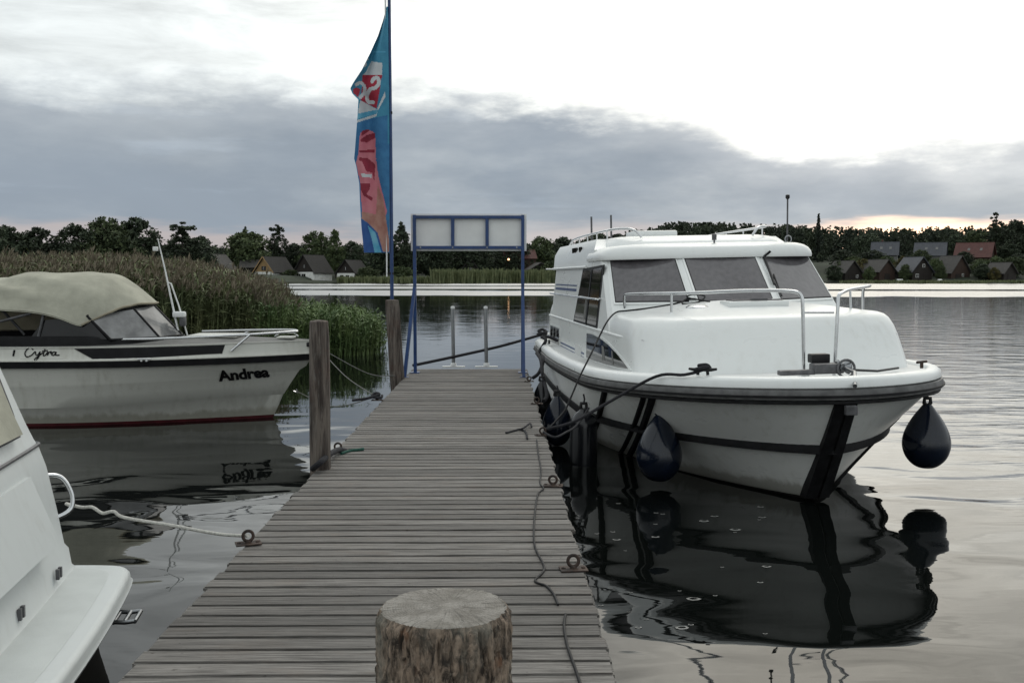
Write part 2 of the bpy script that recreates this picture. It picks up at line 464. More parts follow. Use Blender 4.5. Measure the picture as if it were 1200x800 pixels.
# ------------------------------------------------------------------ far shore
def sstep(a, b_, x):
    t = min(1, max(0, (x - a) / (b_ - a))); return t * t * (3 - 2 * t)
def shore_y(x):
    return 225 + 120 * sstep(-82, -58, x) - 15 * sstep(60, 140, x) + 4 * math.sin(x * 0.07) + 2 * math.sin(x * 0.19)
def ground_z(x, y):
    d = y - shore_y(x)
    z = -0.9 + 1.5 * sstep(-6, 4, d)
    z += sstep(6, 60, d) * (2.0 + 5.0 * sstep(40, 110, x))
    z += sstep(60, 320, d) * (3 + 9 * sstep(20, 120, x))
    return z + 0.25 * mnoise.noise((x * 0.05, y * 0.05, 0))
M['grass'] = pm('far_grass', (0.016, 0.025, 0.010), 0.95, var=0.4, scale=0.15, bump=0.15, bscale=1.2)
xs = np.concatenate([np.arange(-900, -200, 50), np.arange(-200, 260, 5), np.arange(260, 1001, 50)])
ys_off = np.concatenate([np.arange(-10, 20, 2.5), np.arange(20, 120, 8), np.arange(120, 700, 60), [1200, 2500]])
vs_, fs_ = [], []
for x in xs:
    for d in ys_off:
        y = shore_y(x) + d; vs_.append((x, y, ground_z(x, y)))
nY = len(ys_off)
for i in range(len(xs) - 1):
    for j in range(nY - 1):
        fs_.append((i * nY + j, (i + 1) * nY + j, (i + 1) * nY + j + 1, i * nY + j + 1))
b = MB(); b.add(vs_, fs_); b.build('far_shore', M['grass'], kind='structure', smooth=60)

# ------------------------------------------------------------------ reed bank on the left
def plan_bank(u):                    # outline of the shallow bank the reeds grow from
    return u
pts = [(-60, 27), (-30, 27.5), (-14, 28.5), (-8, 29), (-4.2, 29.5), (-3.6, 31.5), (-6, 36), (-8.5, 44), (-14, 55), (-30, 62), (-60, 64)]
pts = [(p.x, p.y) for p in chaikin([(x, y, 0) for x, y in pts], 2)]
M['mud'] = pm('bank_mud', (0.018, 0.02, 0.012), 0.9, var=0.4, scale=1, bump=0.05)
b = MB(); n = len(pts); cx, cy = -30, 42
ring = lambda k, z: [(cx + (x - cx) * k, cy + (y - cy) * k, z) for x, y in pts]
b.loft([ring(1.03, -0.4), ring(0.99, 0.02), ring(0.8, 0.10), ring(0.3, 0.14), ring(0.01, 0.14)], closed=True)
b.build('reed_bank', M['mud'], kind='structure', smooth=60)

# ================================================================== THE DOCK
DX0, DX1, DZ = -1.53, 0.467, 0.65
DEND = 17.45
def plank_mat():
    m = bpy.data.materials.new('weathered_plank'); m.use_nodes = True
    t = NT(m.node_tree); bs = m.node_tree.nodes['Principled BSDF']
    co = t.n('ShaderNodeTexCoord').outputs['Object']
    oi = t.n('ShaderNodeObjectInfo').outputs['Random']
    va = t.n('ShaderNodeVectorMath', operation='ADD'); t.l(co, va.inputs[0])
    t.l(t.xyz(t.m('MULTIPLY', oi, 37.0), t.m('MULTIPLY', oi, 91.0), 0.0), va.inputs[1]); v = va.outputs[0]
    g = t.noise(t.mapping(v, (1.1, 26, 26)), 3.0, 6, 0.6, 0.4)
    g2 = t.noise(t.mapping(v, (2.0, 60, 60)), 4.0, 4, 0.6)
    blot = t.noise(t.mapping(v, (1.2, 3, 3)), 2.2, 4, 0.6)
    spot = t.noise(t.mapping(v, (6, 10, 10)), 3.5, 2, 0.5)
    c = t.mix(t.step(g, 0.32, 0.66), (0.074, 0.069, 0.064), (0.212, 0.203, 0.192))
    c = t.mix(t.m('MULTIPLY', t.step(g2, 0.55, 0.72), 0.55), c, (0.07, 0.062, 0.055))
    c = t.mix(t.m('MULTIPLY', t.step(blot, 0.5, 0.72), 0.45), c, (0.15, 0.125, 0.105))
    c = t.mix(t.m('MULTIPLY', t.step(blot, 0.3, 0.12), 0.4), c, (0.10, 0.115, 0.085))
    c = t.mix(t.m('MULTIPLY', t.step(spot, 0.70, 0.78), 0.7), c, (0.045, 0.038, 0.032))
    k = t.m('ADD', 0.68, t.m('MULTIPLY', oi, 0.60))
    cc = t.n('ShaderNodeCombineColor'); t.l(k, cc.inputs[0]); t.l(t.m('MULTIPLY', k, 0.985), cc.inputs[1]); t.l(t.m('MULTIPLY', k, 0.965), cc.inputs[2])
    t.l(t.mix(1.0, c, cc.outputs[0], 'MULTIPLY'), bs.inputs['Base Color'])
    t.l(t.m('ADD', 0.62, t.m('MULTIPLY', g, 0.25)), bs.inputs['Roughness'])
    bn = t.n('ShaderNodeBump'); bn.inputs['Distance'].default_value = 0.010
    t.l(t.m('ADD', g, t.m('MULTIPLY', g2, 0.5)), bn.inputs['Height']); t.l(bn.outputs[0], bs.inputs['Normal'])
    return m
M['plank'] = plank_mat()
M['pile'] = pm('dark_wet_timber', (0.06, 0.045, 0.035), 0.8, scale=5, stretch=(8, 8, 0.6), col2=(0.14, 0.11, 0.085), bump=0.01, bscale=9)
dock = thing('dock', 'long grey weathered wooden dock running out over the lake', 'dock', (0, 0, DZ))
PITCHP = 0.1445
variants = []
for k in range(7):
    bm = bmesh.new(); bmesh.ops.create_cube(bm, size=1)
    L = (DX1 - DX0) + random.uniform(-0.012, 0.012); W = 0.1325 + random.uniform(-0.002, 0.003); T = 0.034
    for vv in bm.verts: vv.co = Vector((vv.co.x * L, vv.co.y * W, vv.co.z * T))
    bmesh.ops.bevel(bm, geom=[e for e in bm.edges], offset=0.009, segments=2, affect='EDGES')
    bmesh.ops.subdivide_edges(bm, edges=[e for e in bm.edges if abs(e.verts[0].co.x - e.verts[1].co.x) > 1], cuts=9)
    for vv in bm.verts:
        vv.co.y += 0.0035 * mnoise.noise((vv.co.x * 1.7 + k * 9, math.copysign(3, vv.co.y), k))
        vv.co.z += 0.003 * mnoise.noise((vv.co.x * 1.2 + k * 5, 7, k))
        if abs(vv.co.x) > L / 2 - 0.02: vv.co.x += 0.008 * mnoise.noise((vv.co.y * 30, k * 3, vv.co.x))
    me = bpy.data.meshes.new('plank'); bm.to_mesh(me); bm.free(); me.materials.append(M['plank'])
    me.shade_smooth(); me.set_sharp_from_angle(angle=R(30)); variants.append(me)
y = 1.0; i = 0
while y < DEND:
    o = bpy.data.objects.new('plank', variants[(i * 5 + i // 7) % 7]); C.objects.link(o); o.parent = dock
    o.location = ((DX0 + DX1) / 2 + random.uniform(-0.010, 0.010), y, -0.017 + random.uniform(-0.003, 0.0015))
    o.rotation_euler = (random.uniform(-0.012, 0.012), random.uniform(-0.0008, 0.0008), random.uniform(-0.0018, 0.0018) + (PI if random.random() < 0.5 else 0))
    y += PITCHP + random.uniform(-0.0015, 0.0015); i += 1
for x in (DX0 + 0.12, (DX0 + DX1) / 2, DX1 - 0.12):
    MB().box((x, 9.2, -0.115), (0.10, 16.6, 0.15)).build('stringer', M['pile'], dock)
for yb in (2.5, 6.0, 9.6, 13.2, 16.6):
    MB().box(((DX0 + DX1) / 2, yb, -0.265), (1.9, 0.14, 0.14)).build('cross_beam', M['pile'], dock)
    for x in (DX0 + 0.2, DX1 - 0.2):
        MB().tube([(x, yb, -2.2), (x, yb, -0.335)], 0.09, 12).build('support_pile', M['pile'], dock, smooth=40)

# ------------------------------------------------------------------ log stump in the foreground
def stump():
    ctr = at(521, 711, 2.56)
    root = thing('log_bollard', 'thick sawn log bollard with rough bark at the near end of the dock', 'bollard', (ctr.x, ctr.y, DZ + 0.0))
    H = ctr.z - DZ; rad = 0.170
    na, nz = 200, 90
    rings = []
    for j in range(nz + 1):
        t = j / nz; z = t * H; rg = []
        for k in range(na):
            a = 2 * PI * k / na
            c, s = math.cos(a), math.sin(a)
            r = rad * (1.0 + 0.05 * (1 - t)) + 0.007 * mnoise.noise((c * 1.6, s * 1.6, z * 1.5))
            cell = mnoise.noise((c * 8, s * 8, z * 6.5 + 3)) + 0.7 * mnoise.noise((c * 17, s * 17, z * 15))
            plate = 0.5 + 0.5 * mnoise.noise((c * 14, s * 14, z * 34)) + 0.35 * mnoise.noise((c * 30, s * 30, z * 90))
            fis = max(0, 1 - abs(cell) * 3.2)
            worn = sstep(0.975, 1.0, t)
            r += (0.010 * plate - 0.014 * fis) * (1 - 0.6 * worn) - 0.008 * worn
            rg.append(Vector((r * c, r * s, z)))
        rings.append(rg)
    bark = MB().loft(rings, closed=True, cap0=True)
    bark.build('bark', bark_mat(), root, smooth=80)
    top = [rings[-1]]
    for k_ in (0.97, 0.93, 0.8, 0.6, 0.4, 0.2, 0.03):
        rg = []
        for k, p in enumerate(rings[-1]):
            q = p * k_; q.z = H + 0.004 * (1 - k_) ** 0.3 + 0.0015 * mnoise.noise((p.x * 30 * k_, p.y * 30 * k_, 1)) - (0.012 * max(0, p.x / rad - 0.55) * k_)
            rg.append(q)
        top.append(rg)
    MB().loft(top, closed=True, cap1=True).build('sawn_top', cut_mat(), root, smooth=50)
def bark_mat():
    m = bpy.data.materials.new('pine_bark'); m.use_nodes = True
    t = NT(m.node_tree); bs = m.node_tree.nodes['Principled BSDF']
    co = t.n('ShaderNodeTexCoord').outputs['Object']
    n1 = t.noise(t.mapping(co, (1, 1, 0.32)), 40, 6, 0.68, 0.9)
    n2 = t.noise(t.mapping(co, (1, 1, 0.5)), 9, 4, 0.6)
    n3 = t.noise(co, 70, 5, 0.6)
    c = t.mix(t.step(n1, 0.36, 0.62), (0.035, 0.027, 0.021), (0.34, 0.26, 0.195))
    c = t.mix(t.m('MULTIPLY', t.step(n2, 0.48, 0.66), 0.6), c, (0.22, 0.21, 0.175))
    c = t.mix(t.m('MULTIPLY', t.step(n3, 0.55, 0.75), 0.5), c, (0.36, 0.31, 0.25))
    c = t.mix(t.m('MULTIPLY', t.step(n2, 0.40, 0.27), 0.6), c, (0.36, 0.17, 0.085))
    t.l(c, bs.inputs['Base Color']); bs.inputs['Roughness'].default_value = 0.9
    bn = t.n('ShaderNodeBump'); bn.inputs['Distance'].default_value = 0.012
    t.l(t.m('ADD', n1, t.m('MULTIPLY', n3, 0.4)), bn.inputs['Height']); t.l(bn.outputs[0], bs.inputs['Normal'])
    return m
def cut_mat():
    m = bpy.data.materials.new('sawn_log_end'); m.use_nodes = True
    t = NT(m.node_tree); bs = m.node_tree.nodes['Principled BSDF']
    co = t.n('ShaderNodeTexCoord').outputs['Object']
    s = t.n('ShaderNodeSeparateXYZ'); t.l(co, s.inputs[0])
    x, y = t.m('SUBTRACT', s.outputs[0], 0.012), t.m('SUBTRACT', s.outputs[1], 0.008)
    r = t.m('SQRT', t.m('ADD', t.m('MULTIPLY', x, x), t.m('MULTIPLY', y, y)))
    a = t.m('ARCTAN2', y, x)
    dist = t.noise(co, 9, 3, 0.5)
    rr = t.m('ADD', r, t.m('MULTIPLY', dist, 0.02))
    rings = t.m('ADD', 0.5, t.m('MULTIPLY', t.m('SINE', t.m('MULTIPLY', rr, 900)), 0.5))
    rad = t.noise(t.xyz(t.m('MULTIPLY', a, 9.0), t.m('MULTIPLY', r, 3.0), 0.0), 2.2, 4, 0.6)
    cr = t.noise(t.xyz(t.m('MULTIPLY', a, 4.0), t.m('MULTIPLY', r, 1.2), 5.0), 2.4, 2, 0.5)
    crack = t.m('MULTIPLY', t.step(t.m('ABSOLUTE', t.m('SUBTRACT', cr, 0.5)), 0.012, 0.003), t.step(r, 0.02, 0.05))
    blot = t.noise(co, 14, 5, 0.65)
    fib = t.noise(co, 120, 4, 0.7)
    c = t.mix(t.step(blot, 0.3, 0.7), (0.20, 0.185, 0.16), (0.36, 0.34, 0.31))
    c = t.mix(t.m('MULTIPLY', rings, 0.10), c, (0.09, 0.075, 0.06))
    c = t.mix(t.m('MULTIPLY', t.step(rad, 0.55, 0.75), 0.10), c, (0.10, 0.088, 0.075))
    c = t.mix(t.m('MULTIPLY', t.step(fib, 0.45, 0.7), 0.5), c, (0.12, 0.105, 0.09))
    c = t.mix(t.m('MULTIPLY', crack, 0.35), c, (0.02, 0.016, 0.013))
    t.l(c, bs.inputs['Base Color']); bs.inputs['Roughness'].default_value = 0.9
    bn = t.n('ShaderNodeBump'); bn.inputs['Distance'].default_value = 0.006
    t.l(t.m('SUBTRACT', t.m('ADD', fib, t.m('MULTIPLY', rings, 0.15)), t.m('MULTIPLY', crack, 0.5)), bn.inputs['Height']); t.l(bn.outputs[0], bs.inputs['Normal'])
    return m
stump()

# ------------------------------------------------------------------ two mooring posts left of the dock
def post_mat():
    m = bpy.data.materials.new('weathered_post'); m.use_nodes = True
    t = NT(m.node_tree); bs = m.node_tree.nodes['Principled BSDF']
    co = t.n('ShaderNodeTexCoord').outputs['Object']
    g = t.noise(t.mapping(co, (9, 9, 0.6)), 3.2, 6, 0.62, 0.6)
    g2 = t.noise(t.mapping(co, (20, 20, 1.6)), 3.5, 5, 0.6)
    bl = t.noise(co, 3.2, 4, 0.6)
    c = t.mix(t.step(g, 0.36, 0.62), (0.035, 0.026, 0.022), (0.155, 0.130, 0.110))
    c = t.mix(t.m('MULTIPLY', t.step(g2, 0.56, 0.70), 0.6), c, (0.24, 0.225, 0.20))
    c = t.mix(t.m('MULTIPLY', t.step(bl, 0.5, 0.7), 0.4), c, (0.10, 0.055, 0.04))
    t.l(c, bs.inputs['Base Color']); bs.inputs['Roughness'].default_value = 0.85
    bn = t.n('ShaderNodeBump'); bn.inputs['Distance'].default_value = 0.02
    t.l(g, bn.inputs['Height']); t.l(bn.outputs[0], bs.inputs['Normal'])
    return m
M['post'] = post_mat()
def mooring_post(base, top, rad, label, seed):
    root = thing('mooring_post', label, 'post', base)
    d = Vector(top) - Vector(base); n = 40; rings = []
    for j in range(25):
        t = j / 24; c = d * t; rg = []
        for k in range(n):
            a = 2 * PI * k / n
            r = rad * (1.05 - 0.08 * t) * (1 + 0.06 * mnoise.noise((math.cos(a) * 1.5 + seed, math.sin(a) * 1.5, t * 3)) + 0.07 * mnoise.noise((math.cos(a) * 6 + seed, math.sin(a) * 6, t * 4)))
            if j == 24: r *= 0.93
            rg.append(Vector((c.x + r * math.cos(a), c.y + r * math.sin(a), c.z)))
        rings.append(rg)
    MB().loft(rings, closed=True, cap0=True).build('shaft', M['post'], root, smooth=50)
    tp = [[p + Vector((0, 0, 0.0)) for p in rings[-1]]]
    for k_ in (0.9, 0.5, 0.05): tp.append([Vector((d.x + (p.x - d.x) * k_, d.y + (p.y - d.y) * k_, d.z + 0.008 + 0.01 * (1 - k_))) for p in rings[-1]])
    MB().loft(tp, closed=True, cap1=True).build('post_top', M['post'], root, smooth=50)
    return root
tp = at(373.5, 377, 8.35)
mooring_post((tp.x, tp.y, -1.2), (tp.x, tp.y, tp.z), 0.084, 'nearer brown weathered mooring post beside the dock and the blue-trimmed bow', 1)['label'] = 'nearer weathered mooring post, standing in front of the bow lettered Andrea'
tp = at(459.5, 352, 15.75); bt = at(466, 448, 15.75)
dirv = (tp - bt) / (tp.z - bt.z)
base = tp + dirv * (-1.0 - tp.z)
mooring_post(base, tp, 0.112, 'farther leaning mooring post that the blue flagpole rises from', 5)

# ------------------------------------------------------------------ flagpole and banner
pp = at(459.3, 348, 15.95)
fp = thing('flagpole', 'tall thin blue flagpole fixed to the farther mooring post', 'flagpole', (pp.x, pp.y, 0.9))
MB().tube([(0, 0, 0), (0, 0, 2.6), (-0.01, 0, 6.9)], [0.030, 0.028, 0.024], 10).build('pole', M['blue'], fp, smooth=40)
MB().tube([(-0.075, -0.02, 1.35), (-0.062, -0.02, 6.55)], 0.012, 6).build('banner_rod', M['board'], fp, smooth=40)
for z in (1.40, 3.9, 6.50):
    MB().bar((0.03, -0.01, z), (-0.085, -0.01, z), 0.03, 0.035).build('bracket', M['blackfit'], fp)
# banner: outline rows (left px, right px, y px)
rows = [(453.0, 454.5, 8), (449.0, 455, 24), (443, 455, 42), (434, 455.3, 62), (424, 455.5, 82), (413.5, 455.8, 98), (410.5, 456, 104), (413, 456, 110), (420, 456, 117), (419, 456.2, 135), (417.5, 456.3, 155), (416, 456.4, 175), (415, 456.4, 186), (417.5, 456.4, 195), (421, 456.5, 215), (422, 456.5, 240), (423.5, 456.5, 265), (425, 456.5, 280), (426.5, 456.5, 296)]
FY = 15.93
def row_at(py):
    for a, b_ in zip(rows, rows[1:]):
        if py <= b_[2]:
            t = max(0, (py - a[2]) / (b_[2] - a[2])); return a[0] + (b_[0] - a[0]) * t, a[1] + (b_[1] - a[1]) * t
    return rows[-1][:2]
def flag_pt(px, py, off=0.0):
    l, r = row_at(py); u = (r - px) / max(1e-3, r - l)          # 0 at the rod, 1 at the free edge
    fold = 0.10 * math.sin(u * 5.2 + py * 0.012) * u + 0.05 * math.sin(u * 11 + py * 0.03) * u + 0.05 * sstep(85, 104, py) * (1 - sstep(104, 125, py)) * u
    return at(px, py, FY - 0.02 - fold + off) 
banner = thing('advertising_banner', 'blue advertising banner with red lettered box and pink ice cream picture on the flagpole', 'flag', (pp.x, FY, 1.0))
def bl(p): return Vector(p) - Vector((pp.x, FY, 1.0))
def fabric(name, c1, c2, scale=3.0):
    return pm(name, c1, 0.75, scale=scale, col2=c2, bump=0.004, bscale=14)
M['pr_blue'] = fabric('banner_blue', (0.035, 0.20, 0.34), (0.06, 0.29, 0.43))
M['pr_white'] = pm('print_white', (0.55, 0.58, 0.60), 0.75, var=0.08)
M['pr_red'] = pm('print_red', (0.36, 0.02, 0.045), 0.75, var=0.12)
M['pr_pink'] = fabric('print_pink', (0.50, 0.12, 0.17), (0.58, 0.22, 0.25), 2)
M['pr_dark'] = pm('print_crimson', (0.24, 0.018, 0.04), 0.75, var=0.2)
M['pr_cone'] = fabric('print_wafer', (0.34, 0.15, 0.12), (0.44, 0.25, 0.20), 6)
M['pr_deep'] = fabric('print_deep_blue', (0.015, 0.055, 0.22), (0.03, 0.11, 0.32), 4)
M['pr_light'] = fabric('print_light_blue', (0.05, 0.30, 0.48), (0.16, 0.42, 0.56), 4)
M['pr_mid'] = fabric('print_mid_blue', (0.025, 0.13, 0.30), (0.045, 0.20, 0.40), 5)
pmats = ['pr_blue', 'pr_white', 'pr_red', 'pr_pink', 'pr_dark', 'pr_cone', 'pr_deep', 'pr_light', 'pr_mid']
zones = []                       # printed shapes on the cloth, later ones on top
def Z1(x, y): return (400 + x * 80 / 533, 60 + y * 120 / 800)
def Z2(x, y): return (400 + x * 80 / 492, 170 + y * 130 / 800)
def patch(nm, pts, m, Zf, off=0): zones.append(('poly', [Zf(*p) for p in pts], pmats.index(m)))
def stroke(path, wd, m, Zf):
    pts = [Zf(p.x, p.y) for p in catmull([(x, y, 0) for x, y in path], 5)]
    zones.append(('line', pts, wd * 80 / 533 / 2, pmats.index(m)))
patch('f', [(90, 560), (360, 500), (360, 830), (80, 830)], 'pr_mid', Z1)
patch('f', [(80, -10), (360, -10), (360, 800), (80, 800)], 'pr_mid', Z2)
patch('f', [(235, 80), (320, 95), (318, 190), (165, 190), (190, 165)], 'pr_white', Z1)
patch('f', [(165, 185), (318, 190), (275, 450), (150, 385), (160, 300)], 'pr_red', Z1)
patch('f', [(88, 300), (120, 285), (150, 300), (130, 362), (95, 330)], 'pr_red', Z1)
patch('f', [(150, 385), (275, 455), (280, 480), (130, 490), (140, 420)], 'pr_white', Z1)
patch('s', [(128, 490), (275, 458), (280, 485), (125, 530)], 'pr_light', Z1)
patch('s', [(122, 540), (280, 488), (272, 512), (120, 560)], 'pr_white', Z1)
patch('s', [(280, 450), (340, 320), (345, 355), (300, 440), (280, 470)], 'pr_white', Z1)
stroke([(240, 238), (256, 214), (286, 214), (292, 250), (270, 285), (225, 300), (200, 345), (210, 395), (248, 402)], 30, 'pr_white', Z1)
stroke([(118, 262), (150, 248), (178, 275), (180, 320), (150, 362)], 27, 'pr_white', Z1)
patch('p', [(150, 640), (200, 612), (250, 630), (268, 690), (268, 810), (135, 810), (138, 690)], 'pr_pink', Z1)
patch('p', [(150, 690), (200, 655), (262, 640), (262, 680), (200, 715), (148, 705)], 'pr_dark', Z1)
patch('p', [(160, 625), (200, 612), (225, 618), (180, 650), (155, 665)], 'pr_dark', Z1)
patch('p', [(128, -5), (246, -5), (250, 110), (268, 230), (330, 480), (300, 560), (148, 480), (136, 270), (106, 130), (128, 40)], 'pr_pink', Z2)
patch('p', [(130, 38), (240, 34), (240, 54), (130, 54)], 'pr_dark', Z2)
patch('p', [(130, 90), (190, 95), (245, 140), (238, 265), (222, 200), (180, 190), (150, 120), (125, 110)], 'pr_dark', Z2)
patch('p', [(136, 275), (208, 278), (205, 320), (180, 355), (225, 378), (222, 405), (160, 365), (138, 320)], 'pr_dark', Z2)
patch('p', [(140, 205), (220, 212), (218, 236), (150, 232)], 'pr_white', Z2)
patch('p', [(148, 480), (250, 500), (262, 290), (300, 380), (345, 690), (345, 768), (300, 768), (260, 630), (190, 560), (146, 530)], 'pr_cone', Z2)
patch('g', [(140, 532), (190, 562), (262, 635), (300, 775), (155, 775), (140, 640)], 'pr_deep', Z2)
patch('g', [(190, 580), (245, 630), (290, 775), (240, 775), (215, 660)], 'pr_light', Z2)
patch('m', [(168, 95), (195, 82), (200, 110), (178, 130)], 'pr_white', Z1)
patch('m', [(185, 60), (205, 45), (214, 70), (196, 78)], 'pr_white', Z1)
patch('s', [(190, 0), (345, 0), (345, 12), (184, 12)], 'pr_light', Z1)
def in_poly(poly, x, y):
    c = False; n = len(poly)
    for i in range(n):
        (x1, y1), (x2, y2) = poly[i], poly[i - 1]
        if (y1 > y) != (y2 > y) and x < (x2 - x1) * (y - y1) / (y2 - y1) + x1: c = not c
    return c
zbox = []
for z_ in zones:
    pad = z_[2] if z_[0] == 'line' else 0
    xs_ = [p[0] for p in z_[1]]; ys_ = [p[1] for p in z_[1]]; zbox.append((min(xs_) - pad, max(xs_) + pad, min(ys_) - pad, max(ys_) + pad))
def zone_at(x, y):
    m_ = 0
    for z_, bx in zip(zones, zbox):
        if not (bx[0] <= x <= bx[1] and bx[2] <= y <= bx[3]): continue
        if z_[0] == 'poly':
            if in_poly(z_[1], x, y): m_ = z_[2]
        elif any((x - p[0]) ** 2 + (y - p[1]) ** 2 < z_[2] ** 2 for p in z_[1]): m_ = z_[3]
    return m_
NR, NC = 320, 56
vv_, ff_, mm_ = [], [], []
for i in range(NR + 1):
    py = 8 + (296 - 8) * i / NR; l, r = row_at(py)
    for k in range(NC + 1): vv_.append(bl(flag_pt(r + (l - r) * k / NC, py)))
for i in range(NR):
    for k in range(NC):
        ff_.append((i * (NC + 1) + k, i * (NC + 1) + k + 1, (i + 1) * (NC + 1) + k + 1, (i + 1) * (NC + 1) + k))
        py = 8 + 288 * (i + 0.5) / NR; l, r = row_at(py); mm_.append(zone_at(r + (l - r) * (k + 0.5) / NC, py))
me = bpy.data.meshes.new('banner_cloth'); me.from_pydata(vv_, [], ff_); me.update()
for k in pmats: me.materials.append(M[k])
me.polygons.foreach_set('material_index', mm_); me.shade_smooth()
link('banner_cloth', me, None, banner)

# ------------------------------------------------------------------ blue sign frame at the dock's end
sl_ = atz(486, 437.5, DZ); sr_ = atz(611.5, 435, DZ); SY = (sl_.y + sr_.y) / 2
sg = thing('sign_frame', 'blue steel sign frame holding white board panels, seen from the back', 'sign', (0, SY, DZ))
zt = lambda py: at(550, py, SY).z - DZ
xl, xr = at(486.5, 400, SY).x, at(612.5, 400, SY).x
for x, lab in ((xl, None), (xr, None)):
    MB().box((x, 0, zt(252) / 2), (0.052, 0.062, zt(252))).build('sign_post', M['blue'], sg)
    MB().box((x, -0.04, 0.006), (0.15, 0.20, 0.012)).build('foot_plate', M['blue'], sg)
    MB().bar((x - (0.0 if x > 0 else 0.105), -0.80, 0.0), (x, -0.035, 1.42), 0.05, 0.05).build('brace', M['blue'], sg)
    MB().box((x - (0.0 if x > 0 else 0.105), -0.80, 0.004), (0.13, 0.10, 0.008)).build('foot_plate', M['blue'], sg)
for py in (254.5, 290):
    MB().box(((xl + xr) / 2, -0.003, zt(py)), (xr - xl - 0.052, 0.056, 0.05)).build('frame_bar', M['blue'], sg)
x1, x2 = at(531, 400, SY).x, at(571, 400, SY).x
for x in (x1, x2):
    MB().box((x, -0.002, (zt(254.5) + zt(290)) / 2), (0.055, 0.052, zt(254.5) - zt(290) - 0.06)).build('frame_bar', M['blue'], sg)
edges_ = [xl - 0.065, x1, x2, xr + 0.065]
for a, b_ in zip(edges_, edges_[1:]):
    MB().box(((a + b_) / 2, 0.047, (zt(250.5) + zt(294)) / 2), (b_ - a - 0.003, 0.028, zt(250.5) - zt(294))).build('board_panel', M['board'], sg)
for x in (xl + 0.1, x1, x2, xr - 0.1):
    MB().tube([(x, -0.037, zt(290)), (x, -0.03, zt(290))], 0.012, 8).build('bolt', M['alu'], sg)

# ------------------------------------------------------------------ two steel handrail posts at the end of the dock
for px, lab in ((531.5, 'left one of two steel posts on white feet at the dock end'), (570, 'right one of two steel posts on white feet at the dock end')):
    bp = atz(px, 430.5, DZ)
    h = at(px, 361, bp.y).z - DZ
    t_ = thing('ladder_post', lab, 'handrail', (bp.x, bp.y, DZ), 0, 'steel posts at the dock end')
    MB().tube([(0, 0, 0.012), (-0.012, 0, h)], 0.031, 14).build('tube', M['alu'], t_, smooth=40)
    MB().lathe([(0.034, 0), (0.036, 0.02), (0.03, 0.04), (0.0, 0.045)], 14, (-0.012, 0, h - 0.01)).build('cap', M['board'], t_, smooth=40)
    MB().rbox((0, 0, 0.014), (0.40, 0.10, 0.022), 0.006).build('foot_plate', M['board'], t_)
    MB().lathe([(0.055, 0.025), (0.05, 0.07), (0.034, 0.085)], 14).build('socket', M['board'], t_, smooth=40)

# ------------------------------------------------------------------ mooring rings bolted to the planks
def ring(px, py, label, tilt=0.0, rot=0.0):
    p = atz(px, py, DZ + 0.002)
    t_ = thing('mooring_ring', label, 'mooring ring', p, rot, 'iron mooring rings along the dock edges')
    MB().rbox((0, 0, 0.004), (0.15, 0.10, 0.008), 0.002).build('base_plate', M['rust'], t_)
    for sx in (-0.055, 0.055): MB().lathe([(0.012, 0.008), (0.012, 0.014), (0.0, 0.018)], 8, (sx, 0, 0)).build('bolt', M['rust'], t_)
    MB().lathe([(0.02, 0.008), (0.018, 0.02), (0.0, 0.024)], 10).build('boss', M['rust'], t_, smooth=40)
    Rr = 0.030
    MB().tube([(Rr * math.cos(a), math.sin(tilt) * (Rr * math.sin(a) + Rr), 0.018 + math.cos(tilt) * (Rr * math.sin(a) + Rr)) for a in np.linspace(0, 2 * PI, 25)[:-1]], 0.0095, 8, closed=True).build('ring', M['rust'], t_, smooth=60)
    return p
r_right = [ring(672, 667, 'iron mooring ring on the right dock edge nearest the log bollard', 0.15, 0.1),
           ring(648, 569, 'iron mooring ring on the right dock edge, second from the log bollard', -0.1, -0.15),
           ring(636, 510, 'iron mooring ring on the right dock edge beside the frayed rope', 0.1, 0.2),
           ring(629, 473, 'iron mooring ring on the right dock edge, beside the rounded fender', 0.0, 0.0),
           ring(620, 447, 'iron mooring ring on the right dock edge nearest the sign frame', 0.1, 0.0)]
r_left = [ring(291, 637, 'rusty mooring ring on the left dock edge holding the white rope', 0.2, 0.35),
          ring(396, 529, 'mooring ring on the left dock edge beside the nearer mooring post', 0.1, 0.1),
          ring(442, 469, 'mooring ring on the left dock edge with a dark rope knotted to it', 0.1, 0.0)]

# ------------------------------------------------------------------ loose lines lying on the dock
def rope(name, label, cat, pts, r, mat, k=6, n=7, group=None):
    o = MB().tube(catmull(pts, k), r, n).build(name, M[mat], smooth=70)
    return tag(o, label, cat, group)
def onk(pts, dz): return [atz(x, y, DZ + dz) for x, y in pts]
rope('power_cable', 'thin dark crinkled cable lying along the right side of the dock', 'cable',
     onk([(629, 515), (631, 532), (634, 550), (633, 566), (637, 572), (630, 580), (626, 612), (627, 640), (638, 665), (627, 680), (640, 686), (649, 696), (654, 708)], 0.006), 0.0065, 'cable', 5)
rope('power_cable', 'dark cable on the planks just right of the log bollard', 'cable',
     onk([(663, 719), (661, 732), (665, 756), (674, 782), (682, 806), (696, 850)], 0.006), 0.0065, 'cable', 5)
rope('rope_scrap', 'short frayed dark rope scrap lying on the planks', 'rope',
     onk([(593, 507), (601, 505), (609, 503), (616, 506), (618, 514)], 0.008), 0.011, 'rope_dark')
rope('rope_scrap', 'stiff dark rope end curling up beside the frayed scrap', 'rope',
     [atz(609, 503, DZ + 0.02), atz(615, 500.5, DZ + 0.03), atz(621, 496, DZ + 0.03), atz(623, 500, DZ + 0.02)], 0.010, 'rope_dark')
rope('rope_scrap', 'green rope scrap beside the nearer mooring post', 'rope', onk([(400, 531), (410, 528), (418, 527), (426, 526)], 0.010), 0.014, 'rope_green')
